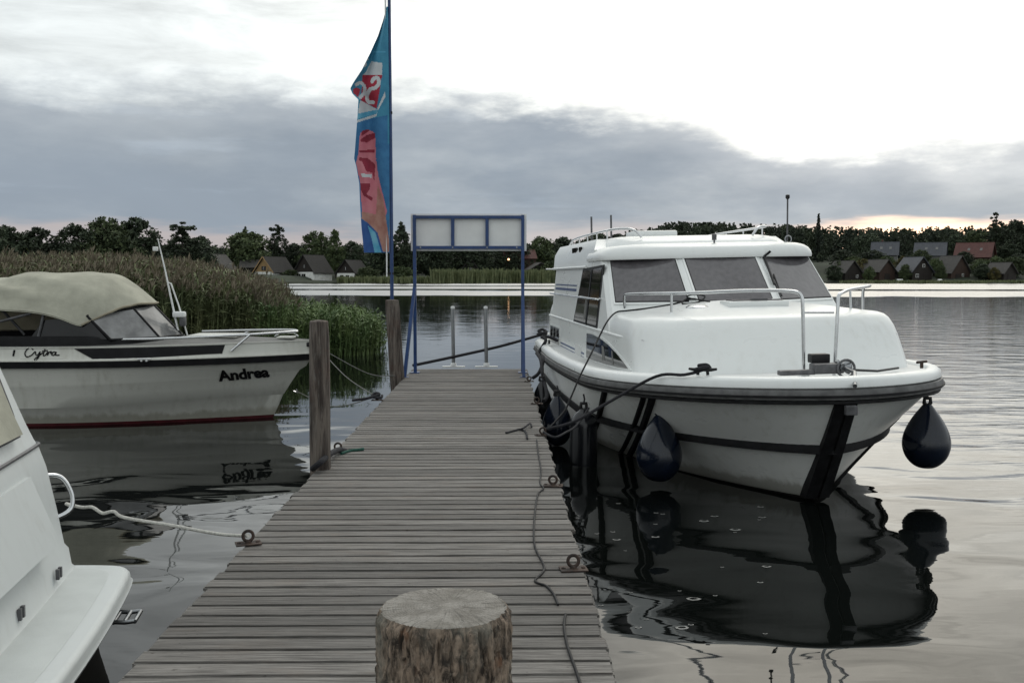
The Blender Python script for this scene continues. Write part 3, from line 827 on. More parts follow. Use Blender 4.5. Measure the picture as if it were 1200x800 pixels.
rope('mooring_line', 'dark rope from the nearer mooring post to its ring on the dock', 'rope',
     [at(366, 549, 8.2), at(376, 541, 8.15), at(386, 532, 8.5), at(396, 527, 9.0), at(404, 528, 9.2)], 0.026, 'rope_dark')
pl = r_left[2]
rope('mooring_line', 'dark rope knotted on the left dock edge with a loose tail', 'rope',
     [pl + Vector(v) for v in ((-0.30, -0.15, 0.02), (-0.16, -0.08, 0.03), (-0.05, -0.04, 0.05), (0.03, 0.0, 0.08), (-0.03, 0.03, 0.09), (-0.06, -0.02, 0.05), (0.05, -0.05, 0.04), (0.06, 0.03, 0.06))], 0.018, 'rope_dark')

# ================================================================== THE WHITE HIRE CRUISER
BO = Vector((3.17, 9.98, 0)); BYAW = R(4.2); BROLL = R(-1.2)
yacht = thing('cabin_cruiser', 'large white cabin cruiser moored bow-on along the right of the dock', 'boat', BO, BYAW)
yacht.rotation_euler = (0, BROLL, BYAW)
BM = Matrix.Translation(BO) @ Matrix.Rotation(BYAW, 4, 'Z') @ Matrix.Rotation(BROLL, 4, 'Y'); BMI = BM.inverted()
def bloc(px, py, ly):
    """boat-local point seen at (px, py) whose local y is ly"""
    o = BMI @ Vector((0, 0, CAM_H)); t = BMI @ at(px, py, 12.0); d = t - o
    return o + d * ((ly - o.y) / d.y)
STERN = 9.3
LV = [(-0.40, 1.0, 1.15, 5.0, 1.8, 1.0), (0.0, 0.0, 1.66, 4.9, 2.0, 1.05), (0.58, -0.42, 1.84, 4.1, 2.1, 1.28), (1.13, -0.80, 1.95, 3.4, 2.25, 1.75)]
def lv(z):
    for a, b_ in zip(LV, LV[1:]):
        if z <= b_[0] or b_ is LV[-1]:
            t = (z - a[0]) / (b_[0] - a[0]); return [p + (q - p) * t for p, q in zip(a, b_)]
def sheer(y): return 0.87 + 0.165 * max(0.0, min(1.0, 1 - (y + 0.8) / 6.0)) ** 1.5
def hcurve(z, off=0.0, dz=0.0, nb=26, ns=10):
    """hull outline at nominal level z, starboard stern -> stem -> port stern"""
    _, y0, B, Lr, p, q = lv(z)
    half = []
    for i in range(nb + 1):
        s = (i / nb) ** 2.2; y = y0 + Lr * s
        half.append(Vector((B * (1 - (1 - s) ** p) ** (1 / q), y, 0)))
    for i in range(1, ns + 1):
        y = y0 + Lr + (STERN - y0 - Lr) * i / ns
        tap = 1 - 0.06 * sstep(5.5, STERN, y) - 0.10 * sstep(STERN - 0.35, STERN, y)
        half.append(Vector((B * tap, y, 0)))
    full = [Vector((-v.x, v.y, 0)) for v in half[::-1]] + half[1:]
    out = []
    for i, v in enumerate(full):
        d = full[min(i + 1, len(full) - 1)] - full[max(i - 1, 0)]
        nrm = Vector((d.y, -d.x, 0)).normalized()
        q_ = v + nrm * off
        zz = z * (sheer(v.y) if z > 0 else 1) + dz
        out.append(Vector((q_.x, q_.y, zz)))
    return out
def hband(profile, z):
    """sweep a closed profile [(off, dz)] along the hull outline at level z"""
    cs = [hcurve(z, o, d) for o, d in profile]
    n = len(cs[0])
    return MB().loft([[c[i] for c in cs] for i in range(n)], closed=True, cap0=True, cap1=True)
levels = [-0.40, -0.2, -0.05, 0.08, 0.22, 0.38, 0.54, 0.58, 0.70, 0.85, 1.0, 1.13]
hm = MB().loft([hcurve(z) for z in levels])
tr = [hcurve(z) for z in levels]
hm.add([c[k] for c in tr for k in (0, -1)], [(2 * i, 2 * i + 1, 2 * i + 3, 2 * i + 2) for i in range(len(levels) - 1)])
hull = hm.build('hull', M['hull'], yacht, smooth=50)
MB().loft([hcurve(z, 0.004) for z in (-0.40, -0.15, 0.035)]).build('boot_top', M['antifoul'], hull, smooth=50)
hband([(-0.01, -0.055), (0.05, -0.045), (0.062, 0.0), (0.05, 0.045), (-0.01, 0.055)], 1.13).build('rub_rail', M['rubrail'], hull, smooth=30)
hband([(0.045, -0.028), (0.072, -0.022), (0.072, -0.004), (0.045, 0.0)], 1.13).build('rub_rail_insert', M['rubber'], hull, smooth=30)
hband([(-0.01, -0.095), (0.03, -0.085), (0.03, -0.058), (-0.01, -0.058)], 1.13).build('lower_rail', M['rubber'], hull, smooth=30)
hband([(-0.01, -0.055), (0.032, -0.045), (0.036, 0.0), (0.032, 0.045), (-0.01, 0.055)], 0.58).build('rubbing_strake', M['rubber'], hull, smooth=30)
# gunwale and deck
gun = MB().loft([hcurve(1.13, 0.005, 0.05), hcurve(1.13, 0.035, 0.065), hcurve(1.13, 0.03, 0.125), hcurve(1.13, -0.01, 0.155), hcurve(1.13, -0.07, 0.165), hcurve(1.13, -0.10, 0.155), hcurve(1.13, -0.115, 0.12)])
gun.build('gunwale', M['gel'], yacht, smooth=60)
dc = hcurve(1.13, -0.11, 0.122); nn = len(dc); db = MB()
db.add(dc, [(i, i + 1, nn - 2 - i, nn - 1 - i) for i in range(nn // 2)])
db.build('side_deck', M['deck'], yacht, smooth=40)
# stem guard and slanting rubber strips
def hull_pt(z, k, off): return hcurve(z, off)[k]
mid = len(hcurve(0.5)) // 2
def strip(samples, wd, name, th=0.045):
    """rubber strip: samples = [(level, side fraction index)] following the hull"""
    L, Rr, Lo, Ro = [], [], [], []
    for z, k in samples:
        c0 = hcurve(z, 0.0); c1 = hcurve(z, th)
        def ev(c, kk):
            i = int(math.floor(kk)); t = kk - i; i = max(0, min(len(c) - 2, i)); return c[i] + (c[i + 1] - c[i]) * t
        p = ev(c0, k); q = ev(c1, k); d = ev(c0, k + 0.5) - ev(c0, k - 0.5); d.normalize()
        L.append(p - d * wd / 2); Rr.append(p + d * wd / 2); Lo.append(q - d * wd * 0.42); Ro.append(q + d * wd * 0.42)
    MB().loft([[a, b_, c, d] for a, b_, c, d in zip(L, Lo, Ro, Rr)], closed=True, cap0=True, cap1=True).build(name, M['rubber'], hull, smooth=30)
def kat(z, y, side):
    """curve index on level z where the outline has local y"""
    c = hcurve(z)
    rngi = range(mid, 0, -1) if side < 0 else range(mid, len(c) - 1)
    for i in rngi:
        a, b_ = c[i], c[i + side]
        if a.y <= y <= b_.y: return i + side * (y - a.y) / (b_.y - a.y)
    return mid
zs = [0.04, 0.2, 0.36, 0.52, 0.66, 0.8, 0.95, 1.06]
def slant(y_top, y_bot, side, wd, name='rubber_strip'):
    strip([(z, kat(z, y_bot + (y_top - y_bot) * (z - 0.04) / 1.0, side)) for z in zs], wd, name)
b = MB()                                        # stem guard: two strips either side of the stem
for sd_ in (-1, 1):
    rg = []
    for z in zs:
        c = hcurve(z); y0 = c[mid].y; w_ = 0.10 + 0.03 * (1 - z)
        k = kat(z, y0 + 0.05 + 0.06 * z, sd_); i0 = int(k); pt = c[i0].lerp(c[min(i0 + 1, len(c) - 1)], k - i0)
        x_in, x_out = sd_ * 0.012, sd_ * (0.105 + 0.02 * (1 - z))
        rg.append([Vector((x_in, y0 - 0.055, pt.z)), Vector((x_out, y0 - 0.03, pt.z)), Vector((x_out, y0 + 0.12, pt.z)), Vector((x_in, y0 + 0.10, pt.z))])
    b.loft(rg, closed=True, cap0=True, cap1=True)
b.build('stem_guard', M['rubber'], hull, smooth=30)
MB().rbox((0, -0.86, 1.03), (0.11, 0.06, 0.09), 0.01).build('stem_cap', M['greyfit'], hull)
def proj(p):
    q = _CM.transposed() @ (Vector(p) - Vector((0, 0, CAM_H))); return 600 - F_PX * q.x / q.z, 400 + F_PX * q.y / q.z
def kpx(z, px):
    c = hcurve(z); xs_ = [proj(BM @ v)[0] for v in c]
    for i in range(mid, 0, -1):
        if xs_[i - 1] <= px <= xs_[i]: return i - (xs_[i] - px) / max(1e-6, xs_[i] - xs_[i - 1])
    return 8
def slant_at(px_top, px_bot, wd):
    strip([(z, kpx(z, px_bot + (px_top - px_bot) * (z - 0.04) / 1.02)) for z in zs], wd, 'rubber_strip')
slant_at(767, 739, 0.085); slant_at(757, 729, 0.05); slant_at(711, 694, 0.09); slant(1.30, 0.75, 1, 0.16)
# hawse / rivets along the rub rail
# ------------------------------------------------------------------ trunk cabin
def plan(wd, f, d, n_, aft, z, nq=14):
    pts = [Vector((-wd, aft, z)), Vector((-wd, (aft + f + d) / 2, z))]
    for i in range(nq + 1):
        a = PI / 2 * i / nq
        pts.append(Vector((-wd * math.cos(a) ** (2 / n_), f + d - d * math.sin(a) ** (2 / n_), z)))
    return pts + [Vector((-p.x, p.y, p.z)) for p in pts[-2::-1]]
AFT = 8.9
def tz(p, k=0.0): return p
rings = [plan(1.585, 0.62, 0.75, 2.9, AFT, 1.02), plan(1.575, 0.80, 0.75, 2.9, AFT, 1.36), plan(1.565, 0.93, 0.75, 2.9, AFT, 1.56), plan(1.54, 1.01, 0.75, 3.1, AFT, 1.67),
         plan(1.51, 1.08, 0.75, 3.1, AFT, 1.755), plan(1.48, 1.125, 0.75, 3.0, AFT, 1.795), plan(1.43, 1.18, 0.75, 2.9, AFT, 1.817), plan(1.34, 1.27, 0.75, 2.8, AFT, 1.83), plan(1.05, 1.55, 0.7, 2.6, AFT, 1.875), plan(0.7, 2.1, 0.6, 2.5, AFT, 1.93), plan(0.3, 2.6, 0.3, 2.2, AFT, 1.965)]
tb = MB().loft(rings)
n0 = len(rings[0])
tb.add([r[k] for r in rings for k in (0, -1)], [(2 * i, 2 * i + 1, 2 * i + 3, 2 * i + 2) for i in range(len(rings) - 1)])
trunk = tb.build('trunk_cabin', M['gel'], yacht, smooth=55)
def side_x(z):      # starboard wall of the trunk cabin
    t = min(1, max(0, (z - 1.02) / 0.54)); return -(1.585 - 0.02 * t)
def side_poly(pts, name, mat, off=0.006, parent=None, th=0.012, sx=side_x):
    """panel on the starboard side; pts = (y, z)"""
    inner = [Vector((sx(z) + 0.01, y, z)) for y, z in pts]
    outer = [Vector((sx(z) - off, y, z)) for y, z in pts]
    n = len(pts); b = MB()
    b.add(inner + outer, [tuple(range(n, 2 * n))] + [(k, (k + 1) % n, n + (k + 1) % n, n + k) for k in range(n)])
    return b.build(name, mat, parent or trunk)
arch_o = [(1.36, 1.235), (2.1, 1.19), (2.9, 1.155), (3.75, 1.13), (4.55, 1.12), (4.55, 1.50), (4.0, 1.515), (3.4, 1.50), (2.8, 1.455), (2.2, 1.385), (1.7, 1.305)]
arch_i = [(1.50, 1.24), (2.1, 1.205), (2.9, 1.17), (3.75, 1.145), (4.48, 1.135), (4.48, 1.475), (4.0, 1.49), (3.4, 1.475), (2.8, 1.43), (2.2, 1.36), (1.74, 1.285)]
side_poly(arch_o, 'window_frame', M['gel'], 0.010)
wn = side_poly(arch_i, 'window', M['darkpane'], 0.014)
for y0, w0 in ((2.35, 0.12), (2.95, 0.22)):
    side_poly([(y0, 1.21), (y0 + w0, 1.20), (y0 + w0 + 0.05, 1.33 + 0.02 * y0), (y0 + 0.12, 1.32 + 0.02 * y0)], 'curtain', M['curtain'], 0.017, wn)
side_poly([(4.75, 1.08), (7.3, 1.08), (7.3, 1.115), (4.75, 1.115)], 'blue_stripe', M['bluestripe'], 0.006)
side_poly([(4.75, 1.15), (7.3, 1.15), (7.3, 1.175), (4.75, 1.175)], 'blue_stripe', M['bluestripe'], 0.006)
side_poly([(5.0, 1.0), (5.6, 1.0), (5.6, 1.25), (5.0, 1.25)], 'vent_panel', M['deck'], 0.012)
side_poly([(7.4, 1.02), (8.75, 1.02), (8.75, 1.42), (7.4, 1.42)], 'window_frame', M['gel'], 0.010)
for k in range(3):
    y0 = 7.48 + k * 0.42
    side_poly([(y0, 1.05), (y0 + 0.34, 1.05), (y0 + 0.34, 1.39), (y0, 1.39)], 'window', M['darkpane'], 0.015)
# knuckle moulding round the cabin
for s in (-1, 1):
    MB().tube([(s * 1.46, 1.25, 1.58), (s * 1.535, 1.6, 1.575), (s * 1.565, 2.2, 1.57), (s * 1.565, 5.5, 1.57), (s * 1.565, AFT, 1.57)], [0.004, 0.010, 0.018, 0.02, 0.02], 8).build('side_moulding', M['gel'], trunk, smooth=50)
# deck hatches on the trunk top
def top_z(y): return 1.83 + 0.135 * sstep(1.2, 3.0, y)
for (hx, hy, sx, sy) in ((0.05, 2.02, 0.72, 0.42),):
    MB().rbox((hx, hy, 1.93), (sx, sy, 0.07), 0.02).build('hatch_frame', M['gel'], trunk, smooth=40)
    MB().rbox((hx, hy, 1.972), (sx - 0.12, sy - 0.12, 0.02), 0.006).build('hatch_pane', M['pane'], trunk)
    MB().bar((hx - 0.1, hy - sy / 2 + 0.02, 1.985), (hx + 0.1, hy - sy / 2 + 0.02, 1.985), 0.02, 0.02).build('hatch_handle', M['greyfit'], trunk)
pv = bloc(817, 358, 2.0)
MB().lathe([(0.14, 0), (0.135, 0.02), (0.10, 0.04), (0.0, 0.045)], 20, (pv.x, 2.0, 1.885)).build('vent_grille', M['chrome'], trunk, smooth=40)
# ------------------------------------------------------------------ wheelhouse
def wplan(z, e=0.0):
    t = (z - 1.86) / 0.66
    wd = 1.53 - 0.08 * t + e; f = 2.45 + 0.85 * t - e; fs = 3.02 + 0.80 * t - e * 0.6; xm = 0.52 + e * 0.4
    z_ = z
    return [Vector((-wd, 8.6, z_)), Vector((-wd, fs + 0.12, z_)), Vector((-wd + 0.05, fs, z_)), Vector((-xm, f, z)), Vector((xm, f, z)), Vector((wd - 0.05, fs, z_)), Vector((wd, fs + 0.12, z_)), Vector((wd, 8.6, z_))]
whb = MB().loft([wplan(1.55), wplan(1.86), wplan(2.52)])
whb.add([wplan(1.55)[0], wplan(1.55)[-1], wplan(2.52)[-1], wplan(2.52)[0]], [(0, 1, 2, 3)])
wheel = whb.build('wheelhouse', M['gel'], yacht)
def facet(i, u0, u1, v0, v1, off):
    """quad on wheelhouse facet i between fractions u (along) and heights v"""
    out = []
    for u, v in ((u0, v0), (u1, v0), (u1, v1), (u0, v1)):
        p = wplan(v); a, b_ = p[i], p[i + 1]; q = a.lerp(b_, u)
        d = (b_ - a).normalized(); nrm = Vector((d.y, -d.x, 0.45)).normalized(); out.append(q + nrm * off)
    return out
def panel(name, q, mat, parent, back=0.02):
    c = sum(q, Vector()) / 4; nrm = (q[1] - q[0]).cross(q[3] - q[0]).normalized()
    b = MB().prism(q, -nrm * back)
    return b.build(name, mat, parent)
VB, VT = 1.955, 2.485
for i, (ua, ub) in ((2, (0.065, 0.925)), (3, (0.055, 0.945)), (4, (0.075, 0.955))):
    du = 0.035 if i == 3 else 0.03
    # frame of four bars round each pane
    for (u0, u1, v0, v1) in ((ua - du, ub + du, VB - 0.035, VB), (ua - du, ub + du, VT, VT + 0.02), (ua - du, ua, VB, VT), (ub, ub + du, VB, VT)):
        panel('windscreen_frame', facet(i, u0, u1, v0, v1, 0.016), M['gel'], wheel, 0.03)
    panel('window_seal', facet(i, ua - 0.012, ub + 0.012, VB - 0.014, VT + 0.012, 0.0175), M['rubber'], wheel, 0.03)
    panel('windscreen_pane', facet(i, ua, ub, VB, VT, 0.020), M['pane'], wheel, 0.03)
def wside(z): return -(1.53 - 0.08 * (z - 1.86) / 0.66)
dw = [(3.75, 1.62), (5.75, 1.62), (5.35, 2.36), (3.75, 2.40)]
side_poly([(3.66, 1.585), (5.86, 1.585), (5.42, 2.40), (3.66, 2.44)], 'window_frame', M['blackfit'], 0.006, wheel, sx=wside)
sw = side_poly(dw, 'side_window', M['darkpane'], 0.012, wheel, sx=wside)
side_poly([(4.55, 1.60), (4.62, 1.60), (4.58, 2.38), (4.51, 2.38)], 'window_bar', M['blackfit'], 0.020, wheel, sx=wside)
side_poly([(4.66, 1.66), (4.85, 1.66), (4.85, 1.95), (4.70, 1.95)], 'pale_panel', M['curtain'], 0.014, sw, sx=wside)['label'] = 'pale grey panel on the dark side window'  # pale grey panel set just proud of the dark pane
side_poly([(5.9, 2.05), (8.4, 2.05), (8.4, 2.09), (5.9, 2.09)], 'blue_stripe', M['bluestripe'], 0.006, wheel, sx=wside)
side_poly([(5.9, 2.13), (8.4, 2.13), (8.4, 2.15), (5.9, 2.15)], 'blue_stripe', M['bluestripe'], 0.006, wheel, sx=wside)
# roof brow
def rring(e, z, back=5.0, it=3):
    t = 1.0
    wd = 1.45 + e; f = 3.26 - e; fs = 3.60 - e * 0.5; xm = 0.62
    pts = [(-wd, back, z), (-wd, 4.7, z), (-wd, 4.3, z), (-wd, fs + 0.15, z), (-wd * 0.82, fs - 0.10, z), (-xm, f + 0.01, z), (0, f - 0.04, z), (xm, f + 0.01, z), (wd * 0.82, fs - 0.10, z), (wd, fs + 0.15, z), (wd, 4.3, z), (wd, 4.7, z), (wd, back, z)]
    return chaikin(pts, it)
rr = [rring(-0.03, 2.495), rring(0.03, 2.50), rring(0.035, 2.53), rring(0.022, 2.58), rring(-0.015, 2.63), rring(-0.07, 2.665), rring(-0.16, 2.69), rring(-0.45, 2.71)]
rb = MB().loft(rr)
nn = len(rr[-1]); rb.add(rr[-1], [(i, i + 1, nn - 2 - i, nn - 1 - i) for i in range(nn // 2)])
rb.add([r[k] for r in rr for k in (0, -1)], [(2 * i, 2 * i + 1, 2 * i + 3, 2 * i + 2) for i in range(len(rr) - 1)])
roof = rb.build('roof', M['gel'], yacht, smooth=60)
def uring(wd, f, back, z, it=2):
    return chaikin([(-wd, back, z), (-wd, (f + back) / 2, z), (-wd, f + 0.35, z), (-wd * 0.85, f + 0.05, z), (0, f, z), (wd * 0.85, f + 0.05, z), (wd, f + 0.35, z), (wd, (f + back) / 2, z), (wd, back, z)], it)
ur = [uring(1.30, 4.1, 8.9, 2.66), uring(1.27, 4.16, 8.9, 2.74), uring(1.20, 4.35, 8.88, 2.815), uring(1.10, 4.5, 8.85, 2.84), uring(0.6, 5.0, 8.8, 2.855)]
ub_ = MB().loft(ur); nn = len(ur[-1]); ub_.add(ur[-1], [(i, i + 1, nn - 2 - i, nn - 1 - i) for i in range(nn // 2)])
ub_.add([r[k] for r in ur for k in (0, -1)], [(2 * i, 2 * i + 1, 2 * i + 3, 2 * i + 2) for i in range(len(ur) - 1)])
upper = ub_.build('upper_roof', M['gel'], yacht, smooth=60)
aftb = MB().loft([[Vector((s * x, y, z)) for s, x, y in ((-1, w_, 8.95), (-1, w_, y_f), (1, w_, y_f), (1, w_, 8.95))] for w_, z, y_f in ((1.47, 2.40, 4.6), (1.44, 2.66, 4.55), (1.34, 2.82, 4.9))], cap1=True)
aftc = aftb.build('aft_cabin_top', M['gel'], yacht, smooth=30)
side_poly([(6.3, 2.60), (6.75, 2.60), (6.75, 2.74), (6.3, 2.74)], 'vent_window', M['darkpane'], 0.02, aftc, sx=lambda z: -1.42)
side_poly([(5.85, 2.56), (6.0, 2.56), (6.0, 2.74), (5.85, 2.74)], 'vent_window', M['darkpane'], 0.02, aftc, sx=lambda z: -1.42)
hx = bloc(763, 268, 5.2)
MB().rbox((hx.x, 5.2, 2.885), (0.66, 0.6, 0.10), 0.035).build('roof_hatch', M['gel'], upper, smooth=40)
# rails on the roof
def tubeb(pts, r, name, mat, parent, k=0, n=8):
    p = [Vector(q) for q in pts]
    if k: p = chaikin(p, k)
    return MB().tube(p, r, n).build(name, M[mat], parent, smooth=50)
RZ = 2.955
for s in (-1, 1):
    tubeb([(s * 1.18, 8.8, RZ - 0.10), (s * 1.18, 8.3, RZ), (s * 1.16, 5.0, RZ), (s * 1.10, 4.55, RZ), (s * 0.9, 4.38, RZ - 0.01), (s * 0.8, 4.33, 2.82)], 0.018, 'roof_rail', 'chrome', upper, 2)
    for y in (5.0, 5.9, 6.8, 7.7, 8.5):
        tubeb([(s * 1.17, y, 2.80), (s * 1.17, y, RZ if y < 8.3 else RZ - 0.05)], 0.012, 'rail_stanchion', 'chrome', upper)
# wheelhouse handrails on the starboard side
tubeb([(-1.57, 3.55, 1.98), (-1.60, 5.0, 1.98), (-1.60, 8.5, 1.98)], 0.014, 'hand_rail', 'chrome', wheel)
for y in (3.6, 5.2, 6.8, 8.4): tubeb([(-1.60, y, 1.98), (-1.49, y, 1.99)], 0.010, 'rail_bracket', 'chrome', wheel)
tubeb([(-1.49, 5.0, 2.42), (-1.50, 8.8, 2.42)], 0.02, 'gutter_moulding', 'gel', wheel)
for y in (8.9,): tubeb([(-1.45, y, 2.42), (-1.62, y, 2.42)], 0.012, 'line_hook', 'chrome', wheel)
# antenna mast, aerials, lamp, wiper
p0 = bloc(922.5, 287, 3.9); p1 = bloc(923, 232, 3.9)
mast = tubeb([(p0.x, 3.9, 2.68), (p1.x, 3.9, p1.z)], 0.012, 'aerial_mast', 'greyfit', roof)
MB().lathe([(0.0, 0.05), (0.028, 0.04), (0.03, 0.0), (0.012, -0.02)], 12, (p1.x, 3.9, p1.z)).build('mast_lamp', M['blackfit'], mast, smooth=40)
tubeb([(p0.x + 0.045 * math.cos(a), 3.86, 2.74 + 0.05 * math.sin(a)) for a in np.linspace(0, 2 * PI, 15)], 0.008, 'horn_ring', 'alu', roof)
for px, py in ((693, 254), (716, 252)):
    q = bloc(px, py, 6.6)
    tubeb([(q.x, 6.6, 2.80), (q.x, 6.6, q.z)], 0.016, 'aerial', 'greyfit', upper)
q = bloc(837, 282, 3.5)
MB().lathe([(0.012, -0.06), (0.012, 0.0), (0.032, 0.0), (0.034, 0.075), (0.02, 0.085)], 12, (q.x, 3.5, 2.735)).build('bow_lamp', M['greyfit'], roof, smooth=40)
wA, wB = facet(4, 0.10, 0.2, 2.50, 2.52, 0.05)[0], facet(4, 0.02, 0.1, 2.12, 2.2, 0.05)[0]
tubeb([wplan(2.56)[4] + Vector((0.16, -0.12, 0.01)), wA + Vector((-0.03, -0.03, -0.02)), wB], 0.016, 'wiper', 'blackfit', wheel)
tubeb([wB, facet(4, 0.10, 0.2, 2.25, 2.3, 0.04)[0], facet(4, 0.07, 0.2, 1.98, 2.3, 0.04)[0]], 0.011, 'wiper_blade', 'blackfit', wheel)
# ------------------------------------------------------------------ bow rails
def pulpit(s, px_f, top_front, aft_pt, mids, name):
    pass
bf = bloc(942, 437, 0.02); bt_ = bloc(941, 352, 0.02)
sa = bloc(731, 343, 2.95); sab = bloc(733, 364, 2.95)
rail = tubeb([(bf.x, 0.02, bf.z - 0.08), (bt_.x, 0.02, bt_.z - 0.05), (bt_.x - 0.01, 0.03, bt_.z + 0.07), (bt_.x - 0.10, 0.10, bt_.z + 0.10), (bt_.x - 0.45, 0.45, bt_.z + 0.105), (-0.85, 1.3, 2.085), (sa.x + 0.16, 2.35, 2.07), (sa.x + 0.02, 2.85, 2.06), (sa.x, 2.95, 2.03), (sab.x, 2.97, sab.z - 0.03)], 0.019, 'bow_rail', 'chrome', yacht, 3)
q1 = bloc(787, 345, 1.75); q2 = bloc(787, 371, 1.75)
tubeb([(q1.x, 1.75, 2.075), (q2.x, 1.75, 1.80)], 0.016, 'rail_stanchion', 'chrome', rail)
MB().lathe([(0.045, 0), (0.04, 0.014), (0.018, 0.02)], 14, (q2.x, 1.75, 1.806)).build('stanchion_foot', M['chrome'], rail, smooth=40)
MB().rbox((bf.x, 0.02, bf.z - 0.03), (0.09, 0.09, 0.06), 0.01).build('stanchion_foot', M['gel'], rail)
pf = bloc(977, 437, 0.06); pt_ = bloc(982, 352, 0.06); pa = bloc(1011, 336, 2.9); pab = bloc(1012, 364, 2.9)
rail2 = tubeb([(pf.x, 0.06, pf.z - 0.08), (pt_.x, 0.06, pt_.z - 0.06), (pt_.x + 0.01, 0.08, pt_.z + 0.05), (pt_.x + 0.08, 0.16, pt_.z + 0.075), (0.75, 0.9, 2.10), (pa.x - 0.1, 2.4, 2.10), (pa.x, 2.8, 2.10), (pa.x, 2.9, 2.07), (pab.x, 2.92, pab.z - 0.05)], 0.019, 'bow_rail', 'chrome', yacht, 3)
tubeb([(1.12, 1.75, 2.10), (1.13, 1.75, 1.80)], 0.014, 'rail_stanchion', 'chrome', rail2)
tubeb([(bf.x, 0.02, bloc(943, 366, 0.02).z), (pf.x, 0.06, bloc(978, 366, 0.06).z)], 0.012, 'gate_bar', 'chrome', rail2)
# ------------------------------------------------------------------ windlass and cleats on the bow
dk = 1.13 * sheer(-0.3) + 0.16
wl = thing('dummy', '', '') if False else None
b = MB().rbox((0.03, -0.22, dk + 0.05), (0.30, 0.16, 0.10), 0.02).rbox((-0.28, -0.24, dk + 0.02), (0.36, 0.09, 0.05), 0.015)
wind = b.build('windlass', M['greyfit'], yacht, smooth=40)
MB().lathe([(0.055, -0.07), (0.075, -0.05), (0.045, 0.0), (0.075, 0.05), (0.055, 0.07)], 16, (0.19, -0.24, dk + 0.06), Matrix.Rotation(PI / 2, 3, 'Y')).build('capstan_drum', M['alu'], wind, smooth=40)
MB().tube([(0.19 + 0.085 * math.cos(a), -0.31, dk + 0.05 + 0.085 * math.sin(a)) for a in np.linspace(0, 2 * PI, 19)], 0.013, 8).build('chain_wheel', M['greyfit'], wind, smooth=50)
MB().rbox((0.0, -0.10, dk + 0.14), (0.19, 0.12, 0.09), 0.015).build('motor_box', M['blackfit'], wind, smooth=40)
MB().tube([(0.28, -0.26, dk + 0.03), (0.6, -0.1, dk - 0.005), (1.0, 0.28, dk - 0.02)], 0.012, 6).build('anchor_chain', M['blackfit'], wind, smooth=50)
MB().tube([(0.02, -0.9, dk - 0.05), (0.19, -0.5, dk + 0.03), (0.19, -0.3, dk + 0.05)], 0.02, 8).build('anchor_shank', M['alu'], wind, smooth=50)
def cleat(p, rot, nm='cleat', mat='blackfit'):
    Mz = Matrix.Rotation(rot, 3, 'Z')
    f = lambda x, y, z: Vector(p) + Mz @ Vector((x, y, z))
    MB().tube([f(-0.14, 0, 0.06), f(-0.08, 0, 0.052), f(0.08, 0, 0.052), f(0.14, 0, 0.06)], [0.012, 0.018, 0.018, 0.012], 8).tube([f(-0.05, 0, 0), f(-0.045, 0, 0.05)], 0.016, 8).tube([f(0.05, 0, 0), f(0.045, 0, 0.05)], 0.016, 8).build(nm, M[mat], yacht, smooth=50)
def gun_at(px, off=-0.06, dz=0.17):
    return min(hcurve(1.13, off, dz), key=lambda v: abs(proj(BM @ v)[0] - px) + (100 if v.x > 0.6 else 0))
c1 = gun_at(828)
cleat(c1, -0.5)
cs_ = bloc(650, 394, 7.3); cleat((-1.78, 7.3, 1.13 * sheer(7.3) + 0.16), PI / 2 - 0.1)
cleat((-1.70, 9.0, 1.13 * sheer(9) + 0.16), PI / 2)
MB().tube([(1.2, 0.18, dk - 0.02), (1.2, 0.18, dk + 0.05)], 0.018, 8).tube([(1.13, 0.14, dk + 0.045), (1.27, 0.22, dk + 0.045)], 0.014, 8).build('cleat', M['rust'], yacht, smooth=50)
MB().tube([(-1.66, 9.1, 1.2), (-1.2, 9.2, 1.22)], 0.016, 8).build('stern_rail', M['chrome'], yacht, smooth=50)

# ------------------------------------------------------------------ fenders
def fender(p_top, Rad, L, label, mat='fender', ball=True, hang=0.12, spread=1.0):
    """teardrop or long fender hanging from p_top (world)"""
    t_ = thing('fender', label, 'fender', Vector(p_top) - Vector((0, 0, hang + L)), 0, 'fenders hung along the cruiser')
    if ball:
        prof = [(0.0, 0.0), (0.35, 0.018), (0.62, 0.075), (0.85, 0.17), (0.97, 0.28), (1.0, 0.37), (0.965, 0.47), (0.86, 0.58), (0.70, 0.69), (0.52, 0.79), (0.36, 0.865), (0.24, 0.92), (0.17, 0.95)]
    else:
        prof = [(0.0, 0.0), (0.6, 0.02), (0.9, 0.07), (1.0, 0.16), (1.0, 0.68), (0.9, 0.80), (0.6, 0.89), (0.35, 0.93), (0.25, 0.96)]
    pr = catmull([(r, z, 0) for r, z in prof], 3)
    MB().lathe([(max(0, q.x) * Rad, q.y * L) for q in pr], 32).build('fender_body', M[mat], t_, smooth=60)
    MB().tube([(0.0, 0, L * 0.93), (-0.035, 0, L * 0.97), (-0.03, 0, L * 1.04), (0.03, 0, L * 1.04), (0.035, 0, L * 0.97), (0.0, 0, L * 0.93)], 0.022, 8).build('fender_eye', M['blackfit'], t_, smooth=60)
    MB().tube([(0, 0, L * 1.02), (0.01, 0, L + hang * 0.6), (0, 0.03, L + hang)], 0.010, 6).build('fender_line', M['rope_dark'], t_, smooth=60)
ft = at(1087, 463, 10.55)
fender(ft, 0.245, 0.72, 'dark blue teardrop fender alone at the far right bow of the cruiser', hang=0.06)
ft = at(773, 471, 10.75)
fender(ft, 0.245, 0.76, 'large glossy blue teardrop fender between the two slanting rubber strips', hang=0.10)
ft = at(684, 462, 12.0)
fender(ft, 0.165, 0.80, 'long black fender in front of the farther rubber strip', 'fenderblack', False, 0.14)
ft = at(653, 452, 13.3)
